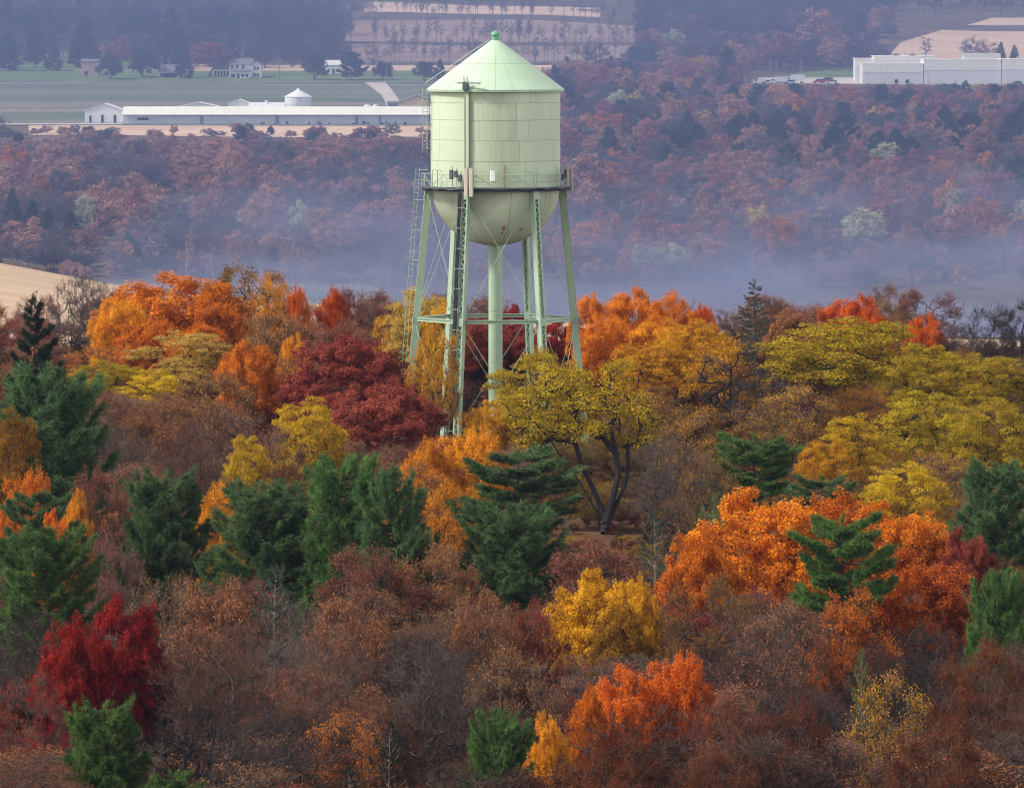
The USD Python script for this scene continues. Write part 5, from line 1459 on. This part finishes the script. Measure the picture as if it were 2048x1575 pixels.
for a in (
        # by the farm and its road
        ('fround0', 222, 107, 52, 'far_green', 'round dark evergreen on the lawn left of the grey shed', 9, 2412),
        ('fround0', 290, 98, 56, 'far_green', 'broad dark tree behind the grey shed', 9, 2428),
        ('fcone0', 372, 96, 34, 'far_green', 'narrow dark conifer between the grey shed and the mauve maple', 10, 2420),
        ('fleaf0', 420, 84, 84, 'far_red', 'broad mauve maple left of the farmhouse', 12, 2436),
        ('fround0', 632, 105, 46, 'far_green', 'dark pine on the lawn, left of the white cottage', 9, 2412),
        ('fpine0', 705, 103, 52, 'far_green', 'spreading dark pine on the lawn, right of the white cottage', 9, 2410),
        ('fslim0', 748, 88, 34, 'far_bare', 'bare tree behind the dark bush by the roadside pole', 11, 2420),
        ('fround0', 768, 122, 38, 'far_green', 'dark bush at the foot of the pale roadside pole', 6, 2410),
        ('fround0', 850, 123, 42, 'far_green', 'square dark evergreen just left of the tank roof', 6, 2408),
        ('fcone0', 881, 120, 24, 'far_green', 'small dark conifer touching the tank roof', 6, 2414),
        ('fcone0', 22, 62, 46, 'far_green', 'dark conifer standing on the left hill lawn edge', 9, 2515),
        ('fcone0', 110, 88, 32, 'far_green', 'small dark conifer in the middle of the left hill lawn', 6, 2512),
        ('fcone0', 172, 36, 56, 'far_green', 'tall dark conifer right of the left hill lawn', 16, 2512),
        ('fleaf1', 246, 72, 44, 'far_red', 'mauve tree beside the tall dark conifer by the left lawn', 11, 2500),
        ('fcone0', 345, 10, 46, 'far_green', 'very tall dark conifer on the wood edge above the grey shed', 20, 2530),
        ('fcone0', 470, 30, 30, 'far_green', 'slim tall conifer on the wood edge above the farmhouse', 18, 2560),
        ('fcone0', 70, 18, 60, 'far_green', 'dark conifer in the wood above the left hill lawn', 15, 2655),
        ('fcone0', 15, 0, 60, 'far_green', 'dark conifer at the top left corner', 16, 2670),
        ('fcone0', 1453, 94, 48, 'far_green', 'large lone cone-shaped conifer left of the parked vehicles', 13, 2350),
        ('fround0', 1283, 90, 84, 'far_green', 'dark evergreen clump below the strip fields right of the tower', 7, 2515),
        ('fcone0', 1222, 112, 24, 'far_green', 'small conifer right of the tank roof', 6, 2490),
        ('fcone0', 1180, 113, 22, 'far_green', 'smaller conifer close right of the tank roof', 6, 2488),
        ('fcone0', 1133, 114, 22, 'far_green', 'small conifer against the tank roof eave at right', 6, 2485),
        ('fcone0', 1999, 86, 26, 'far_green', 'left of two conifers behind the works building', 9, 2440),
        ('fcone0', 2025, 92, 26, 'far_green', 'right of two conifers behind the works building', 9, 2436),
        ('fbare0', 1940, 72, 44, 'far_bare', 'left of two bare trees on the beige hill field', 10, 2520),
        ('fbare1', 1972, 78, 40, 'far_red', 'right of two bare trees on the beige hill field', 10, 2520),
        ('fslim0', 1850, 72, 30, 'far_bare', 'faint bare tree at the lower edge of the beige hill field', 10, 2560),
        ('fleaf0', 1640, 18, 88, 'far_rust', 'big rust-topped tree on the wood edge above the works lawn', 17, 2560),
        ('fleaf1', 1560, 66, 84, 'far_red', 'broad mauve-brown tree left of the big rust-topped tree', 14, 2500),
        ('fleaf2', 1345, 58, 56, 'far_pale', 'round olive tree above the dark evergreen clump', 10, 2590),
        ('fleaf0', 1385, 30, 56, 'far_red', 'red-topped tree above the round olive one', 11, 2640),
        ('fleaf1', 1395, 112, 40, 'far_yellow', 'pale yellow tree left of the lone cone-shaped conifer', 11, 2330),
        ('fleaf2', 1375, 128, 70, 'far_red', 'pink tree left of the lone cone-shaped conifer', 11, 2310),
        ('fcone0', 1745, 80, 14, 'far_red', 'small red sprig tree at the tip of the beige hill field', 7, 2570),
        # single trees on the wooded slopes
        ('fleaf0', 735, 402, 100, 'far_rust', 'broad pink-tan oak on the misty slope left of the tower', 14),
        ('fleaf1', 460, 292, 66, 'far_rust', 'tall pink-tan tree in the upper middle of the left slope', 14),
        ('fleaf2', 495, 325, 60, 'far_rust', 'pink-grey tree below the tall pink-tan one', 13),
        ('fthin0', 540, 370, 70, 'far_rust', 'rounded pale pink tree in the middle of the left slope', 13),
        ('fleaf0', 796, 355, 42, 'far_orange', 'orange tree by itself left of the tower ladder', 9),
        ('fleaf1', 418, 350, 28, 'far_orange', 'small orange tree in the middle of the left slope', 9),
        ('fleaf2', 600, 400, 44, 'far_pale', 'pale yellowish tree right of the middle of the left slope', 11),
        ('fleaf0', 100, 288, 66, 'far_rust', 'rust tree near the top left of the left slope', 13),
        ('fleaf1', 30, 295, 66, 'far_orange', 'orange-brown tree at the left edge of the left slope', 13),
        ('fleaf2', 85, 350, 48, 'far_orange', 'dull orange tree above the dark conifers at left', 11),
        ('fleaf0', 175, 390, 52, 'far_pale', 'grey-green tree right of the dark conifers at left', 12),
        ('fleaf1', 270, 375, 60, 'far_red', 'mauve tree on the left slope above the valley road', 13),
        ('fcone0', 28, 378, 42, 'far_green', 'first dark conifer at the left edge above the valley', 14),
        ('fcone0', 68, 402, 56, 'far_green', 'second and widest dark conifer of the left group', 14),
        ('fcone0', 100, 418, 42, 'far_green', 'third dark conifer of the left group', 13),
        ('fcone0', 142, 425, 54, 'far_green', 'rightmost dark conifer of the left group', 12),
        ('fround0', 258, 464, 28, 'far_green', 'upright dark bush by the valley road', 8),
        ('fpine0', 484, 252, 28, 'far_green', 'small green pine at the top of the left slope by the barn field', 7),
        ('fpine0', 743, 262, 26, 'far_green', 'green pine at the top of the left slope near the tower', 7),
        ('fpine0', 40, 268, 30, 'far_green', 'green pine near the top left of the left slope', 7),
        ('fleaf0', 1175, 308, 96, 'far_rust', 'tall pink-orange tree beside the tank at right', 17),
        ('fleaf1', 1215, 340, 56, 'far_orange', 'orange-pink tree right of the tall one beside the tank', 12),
        ('fleaf2', 1300, 428, 92, 'far_red', 'rose-red tree low on the right slope above the mist', 12),
        ('fleaf0', 1345, 450, 70, 'far_red', 'second rose-red tree just right of the first above the mist', 11),
        ('fleaf1', 1290, 488, 70, 'far_pale', 'left half of the pale green pair in the mist', 9),
        ('fleaf2', 1345, 486, 76, 'far_pale', 'right half of the pale green pair in the mist', 9),
        ('fleaf0', 1405, 478, 70, 'far_rust', 'dim pink tree fading in the mist right of the pale green pair', 11),
        ('fleaf1', 1516, 410, 54, 'far_yellow', 'pale yellow tree low on the right slope', 11),
        ('fleaf2', 1225, 430, 52, 'far_rust', 'pinkish grey tree left of the rose-red one', 12),
        ('fleaf0', 1250, 505, 36, 'far_orange', 'small dull orange tree in the mist at right', 8),
        ('fleaf1', 1272, 180, 34, 'far_yellow', 'bright yellow tree high on the right slope', 9),
        ('fleaf2', 1235, 180, 46, 'far_pale', 'olive-yellow tree left of the bright yellow one', 9),
        ('fleaf0', 1340, 184, 28, 'far_yellow', 'small yellow tree right of the bright yellow one', 8),
        ('fleaf1', 1215, 222, 80, 'far_orange', 'broad tan-orange tree right of the tank', 10),
        ('fleaf2', 1745, 214, 32, 'far_yellow', 'pale yellow tree in the middle of the right slope', 9),
        ('fleaf0', 1830, 190, 36, 'far_orange', 'orange tree below the works building', 9),
        ('fleaf1', 1400, 190, 72, 'far_red', 'red tree high on the right slope', 9),
        ('fleaf2', 1690, 176, 56, 'far_orange', 'tan-orange tree under the works road', 9),
        ('fleaf0', 1985, 345, 66, 'far_red', 'red-brown tree near the right edge of the right slope', 13),
        ('fleaf1', 1790, 335, 76, 'far_rust', 'big pink-brown tree in the right half of the right slope', 14),
        ('fleaf2', 1740, 320, 80, 'far_rust', 'pink-brown tree left of the big one on the right slope', 14),
        ('fpine0', 1685, 228, 62, 'far_green', 'broad dark pine in the middle of the right slope', 12),
        ('fpine0', 1940, 225, 62, 'far_green', 'broad dark pine toward the right edge', 13),
        ('fpine0', 2030, 320, 62, 'far_green', 'broad dark pine at the right edge of the right slope', 12),
        ('fcone0', 1715, 330, 34, 'far_green', 'dark conifer left of the pink-brown trees', 12),
        ('fcone0', 1930, 162, 32, 'far_green', 'conifer under the right of the works building', 8),
        ('fleaf0', 1905, 410, 56, 'far_rust', 'pink tree low in the right half of the right slope', 12),
        ('fleaf1', 1995, 450, 34, 'far_orange', 'small tan tree low at the right edge of the right slope', 9)):
    far(a[0], a[1], a[2], a[3], a[4], a[5], *a[6:])


def far_fill(n, px0, px1, d0, d1, kinds, label, group, seed, h=(9, 14), w=(7, 12), gap=5.0, guard=True):
    """kinds: (shape, leaves, weight); the label holds for every one."""
    r = np.random.default_rng(seed)
    p = np.array([k[2] for k in kinds], float)
    done = tries = 0
    while done < n and tries < n * 40:
        tries += 1
        d = r.uniform(d0, d1)
        px = r.uniform(px0, px1)
        x = xpix(px, d)
        if any(abs(x - a) < gap and abs(d - b) < gap * 1.6 for a, b in FSPOTS):
            continue
        z = float(ground(x, d)) - 0.2
        H, Wd = r.uniform(*h), r.uniform(*w)
        wpx = Wd / d * FPX
        for a, b, t_, bt, dd in FGUARD if guard else ():
            if dd > d and a < px + wpx * 0.4 and b > px - wpx * 0.4:
                H = min(H, zpix(t_ + (bt - t_) * 0.75, d) - z)
        if H < h[0] * 0.5:
            continue
        k = kinds[r.choice(len(kinds), p=p / p.sum())]
        FSPOTS.append((x, d))
        s = SHAPES[k[0]]
        plant_at(k[0], x, d, z, Wd / s['w'], H / s['h'], k[1], label, 'tree', group, r.uniform(0, 360))
        done += 1
    return done


L3 = lambda m, w: [('fleaf0', m, w), ('fleaf1', m, w), ('fleaf2', m, w)]
_f = [
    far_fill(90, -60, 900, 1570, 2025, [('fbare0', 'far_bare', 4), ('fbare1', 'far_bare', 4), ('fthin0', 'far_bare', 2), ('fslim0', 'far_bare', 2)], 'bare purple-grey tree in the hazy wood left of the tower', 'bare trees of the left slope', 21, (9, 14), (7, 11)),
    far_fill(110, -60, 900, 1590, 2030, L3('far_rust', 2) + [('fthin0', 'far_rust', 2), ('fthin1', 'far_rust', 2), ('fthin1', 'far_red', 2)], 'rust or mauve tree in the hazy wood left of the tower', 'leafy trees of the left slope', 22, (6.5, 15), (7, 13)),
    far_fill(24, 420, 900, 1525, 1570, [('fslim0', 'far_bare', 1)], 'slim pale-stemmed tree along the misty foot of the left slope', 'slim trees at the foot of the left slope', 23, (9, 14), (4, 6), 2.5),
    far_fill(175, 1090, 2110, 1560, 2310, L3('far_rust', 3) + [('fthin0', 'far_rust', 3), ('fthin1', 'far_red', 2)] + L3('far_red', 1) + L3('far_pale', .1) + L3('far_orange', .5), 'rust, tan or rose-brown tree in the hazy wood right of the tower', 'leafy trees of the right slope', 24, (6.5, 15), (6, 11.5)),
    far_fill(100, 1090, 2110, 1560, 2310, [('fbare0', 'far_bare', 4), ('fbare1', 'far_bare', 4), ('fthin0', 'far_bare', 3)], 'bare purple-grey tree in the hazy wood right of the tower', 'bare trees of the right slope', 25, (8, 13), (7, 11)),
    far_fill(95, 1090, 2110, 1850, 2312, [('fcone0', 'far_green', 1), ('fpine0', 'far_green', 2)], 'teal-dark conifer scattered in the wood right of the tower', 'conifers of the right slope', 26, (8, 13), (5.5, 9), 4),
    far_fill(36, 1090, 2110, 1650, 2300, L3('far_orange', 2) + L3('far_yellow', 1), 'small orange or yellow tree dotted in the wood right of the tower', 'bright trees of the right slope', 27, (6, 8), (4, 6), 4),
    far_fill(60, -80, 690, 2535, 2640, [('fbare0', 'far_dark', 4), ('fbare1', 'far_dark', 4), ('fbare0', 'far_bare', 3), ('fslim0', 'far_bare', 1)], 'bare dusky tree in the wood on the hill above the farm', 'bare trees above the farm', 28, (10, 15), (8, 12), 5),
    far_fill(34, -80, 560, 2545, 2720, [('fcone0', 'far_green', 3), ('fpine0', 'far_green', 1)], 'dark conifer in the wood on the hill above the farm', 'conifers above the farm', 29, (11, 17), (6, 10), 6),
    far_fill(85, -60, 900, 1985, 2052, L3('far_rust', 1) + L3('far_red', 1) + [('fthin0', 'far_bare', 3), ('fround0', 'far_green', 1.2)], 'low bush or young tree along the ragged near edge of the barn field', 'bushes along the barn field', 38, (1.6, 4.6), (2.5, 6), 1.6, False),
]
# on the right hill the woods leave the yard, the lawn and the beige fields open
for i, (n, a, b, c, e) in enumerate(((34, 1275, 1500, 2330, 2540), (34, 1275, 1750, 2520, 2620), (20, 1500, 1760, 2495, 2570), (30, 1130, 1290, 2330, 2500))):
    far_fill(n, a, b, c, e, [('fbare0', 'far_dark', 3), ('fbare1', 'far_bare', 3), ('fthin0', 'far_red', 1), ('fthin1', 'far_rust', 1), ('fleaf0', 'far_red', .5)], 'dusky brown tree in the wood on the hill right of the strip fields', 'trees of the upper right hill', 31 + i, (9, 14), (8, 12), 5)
for i, (d, a, b, n) in enumerate(((2598, 700, 1275, 50), (2697, 690, 1275, 56), (2806, 690, 1275, 56), (2905, 700, 1230, 46))):
    far_fill(n, a, b, d - 5, d + 6, [('fslim0', 'far_bare', 8), ('fbare1', 'far_bare', 1)], 'thin bare tree in the hedgerow between the strip fields above the tower', 'hedgerow trees of the strip fields', 41 + i, (6, 13), (2.0, 3.8), 0.8)


def woods():
    """The wood over the top of the hill: one dusky mass."""
    inst = UsdGeom.PointInstancer.Define(stage, '/World/hilltop_woods')
    tag(inst.GetPrim(), 'dusky leafless woods covering the top of the far hill', 'woods', kind='stuff')
    for i, mat in enumerate(('far_dark', 'far_bare', 'far_dark')):
        b, l, t = bare(450 + i, 13, 10, 2.0, 11, 2.1, 12, 8, 1.3, 3.0, 8.0, r_twig=0.03)
        mesh_prim('hilltop_woods/wood_tree', join(b, t), M[mat])
    inst.CreatePrototypesRel().SetTargets([Sdf.Path('/World/hilltop_woods/' + n) for n in ('wood_tree', 'wood_tree_001', 'wood_tree_002')])
    r = np.random.default_rng(19)
    n = 5200
    d = r.uniform(2560, 3560, n)
    x = r.uniform(-1, 1, n) * (60 + d * 0.105)
    px = x / d * FPX / 1.002 + CX
    keep = ~((px > 690) & (px < 1285) & (d < 2912)) & ~((px > 1735) & (d < 2840)) & ~((px < 700) & (d < 2650)) & ~((px > 1285) & (d < 2600))
    x, d = x[keep], d[keep]
    n = len(x)
    inst.CreatePositionsAttr(Vt.Vec3fArray.FromNumpy(np.stack([x, d, ground(x, d) - 0.2], -1).astype(np.float32)))
    inst.CreateOrientationsAttr(Vt.QuathArray([Gf.Quath(float(math.cos(q)), 0, 0, float(math.sin(q))) for q in r.uniform(0, math.pi, n)]))
    s = r.uniform(0.7, 1.2, n)
    inst.CreateScalesAttr(Vt.Vec3fArray.FromNumpy(np.stack([s, s, s], -1).astype(np.float32)))
    inst.CreateProtoIndicesAttr(Vt.IntArray.FromNumpy(r.integers(0, 3, n).astype(np.int32)))
    u = UsdGeom.PointInstancer.Define(stage, '/World/hillside_scrub')
    tag(u.GetPrim(), 'brown scrub and saplings under the trees of the far slopes', 'scrub', kind='stuff')
    for i, mat in enumerate(('far_bare', 'far_rust')):
        b, l, t = bare(460 + i, 5.0, 6.0, 0.3, 7, 1.3, 10, 6, 0.9, 0.8, 0, 0.06, 0.7, 0.5, r_twig=0.03)
        mesh_prim('hillside_scrub/scrub_bush', join(b, l, t), M[mat])
    u.CreatePrototypesRel().SetTargets([Sdf.Path('/World/hillside_scrub/scrub_bush'), Sdf.Path('/World/hillside_scrub/scrub_bush_001')])
    n = 5200
    d = r.uniform(1560, 2830, n)
    px = r.uniform(-120, 2170, n)
    keep = (d < 1985) | ((px > 1090) & (d < 2300)) | ((d > 2585) & (px < 690)) | ((d > 2520) & (px > 1275) & (px < 1750)) | ((d > 2700) & (px > 1275) & (px < 1800))
    x, d = xpix(px, d)[keep], d[keep]
    n = len(x)
    u.CreatePositionsAttr(Vt.Vec3fArray.FromNumpy(np.stack([x, d, ground(x, d) - 0.2], -1).astype(np.float32)))
    u.CreateOrientationsAttr(Vt.QuathArray([Gf.Quath(float(math.cos(q)), 0, 0, float(math.sin(q))) for q in r.uniform(0, math.pi, n)]))
    s = r.uniform(0.6, 1.3, n) * np.where(((d > 1900) & (d < 2000) & (px[keep] < 1090)) | ((d > 2180) & (d < 2310)), 0.5, 1.0)
    u.CreateScalesAttr(Vt.Vec3fArray.FromNumpy(np.stack([s, s, s], -1).astype(np.float32)))
    u.CreateProtoIndicesAttr(Vt.IntArray.FromNumpy(r.integers(0, 2, n).astype(np.int32)))


woods()

# ------------------------------------------------------------------ the air: haze over everything, mist lying in the valley
vol = lambda name, dens, col, an=0.0: usdkit.material(stage, '/World/Looks/' + name, {'v': ('principled_volume', {'color': col, 'density': dens, 'anisotropy': an})}, volume='v.volume')
hz = MB().box((0, 2100, (CAM_Z - 80 + CAM_Z + 95) / 2), (2900, 5200, 175))
tag(hz.build('haze', vol('haze_air', HAZE_DENSITY, HAZE_COLOR, 0.45), None), kind='stuff')


def bank(name, size, at, mat):
    m = trimesh.creation.icosphere(4)
    v = np.array(m.vertices)
    v = np.sign(v) * np.abs(v) ** 0.5
    return tag(mesh_prim(name, (v * size + np.array(at), np.array(m.faces)), mat), kind='stuff')


bank('valley_haze', [700, 1150, 62], [0, 2150, CAM_Z - 15], vol('valley_air', VALLEY_DENSITY, VALLEY_COLOR, 0.3))


def mist():
    """A bank of mist on the valley floor: thick at the ground, thinning upwards, in drifts."""
    m = trimesh.creation.icosphere(4)
    v = np.array(m.vertices)
    v = np.sign(v) * np.abs(v) ** 0.6
    v = v * [205, 420, 30] + [112, 1430, CAM_Z - 60]
    mat = usdkit.material(stage, '/World/Looks/mist_air', {
        'g': ('geometry', {}), 'sx': ('separate_xyz', {}), 'zr': ('map_range', {'range_type': 'smoothstep', 'from_min': CAM_Z - 74, 'from_max': CAM_Z - 36, 'to_min': 1.0, 'to_max': 0.0, 'clamp': True}),
        'mp': ('mapping', {'scale': (0.020, 0.009, 0.07)}), 'n': ('noise_texture', {'scale': 1.0, 'detail': 2.0, 'roughness': 0.5}),
        'nr': ('map_range', {'from_min': 0.40, 'from_max': 0.66, 'to_min': 0.0, 'to_max': 1.0, 'clamp': True}),
        'a': ('math', {'math_type': 'multiply'}), 'b': ('math', {'math_type': 'multiply', 'value2': MIST_DENSITY}),
        'v': ('principled_volume', {'color': MIST_COLOR, 'anisotropy': 0.3})},
        [('g.position', 'sx.vector'), ('sx.z', 'zr.value'), ('g.position', 'mp.vector'), ('mp.vector', 'n.vector'), ('n.fac', 'nr.value'), ('zr.result', 'a.value1'), ('nr.result', 'a.value2'),
         ('a.value', 'b.value1'), ('b.value', 'v.density')], volume='v.volume')
    return tag(mesh_prim('valley_mist', (v, np.array(m.faces)), mat), kind='stuff')


mist()
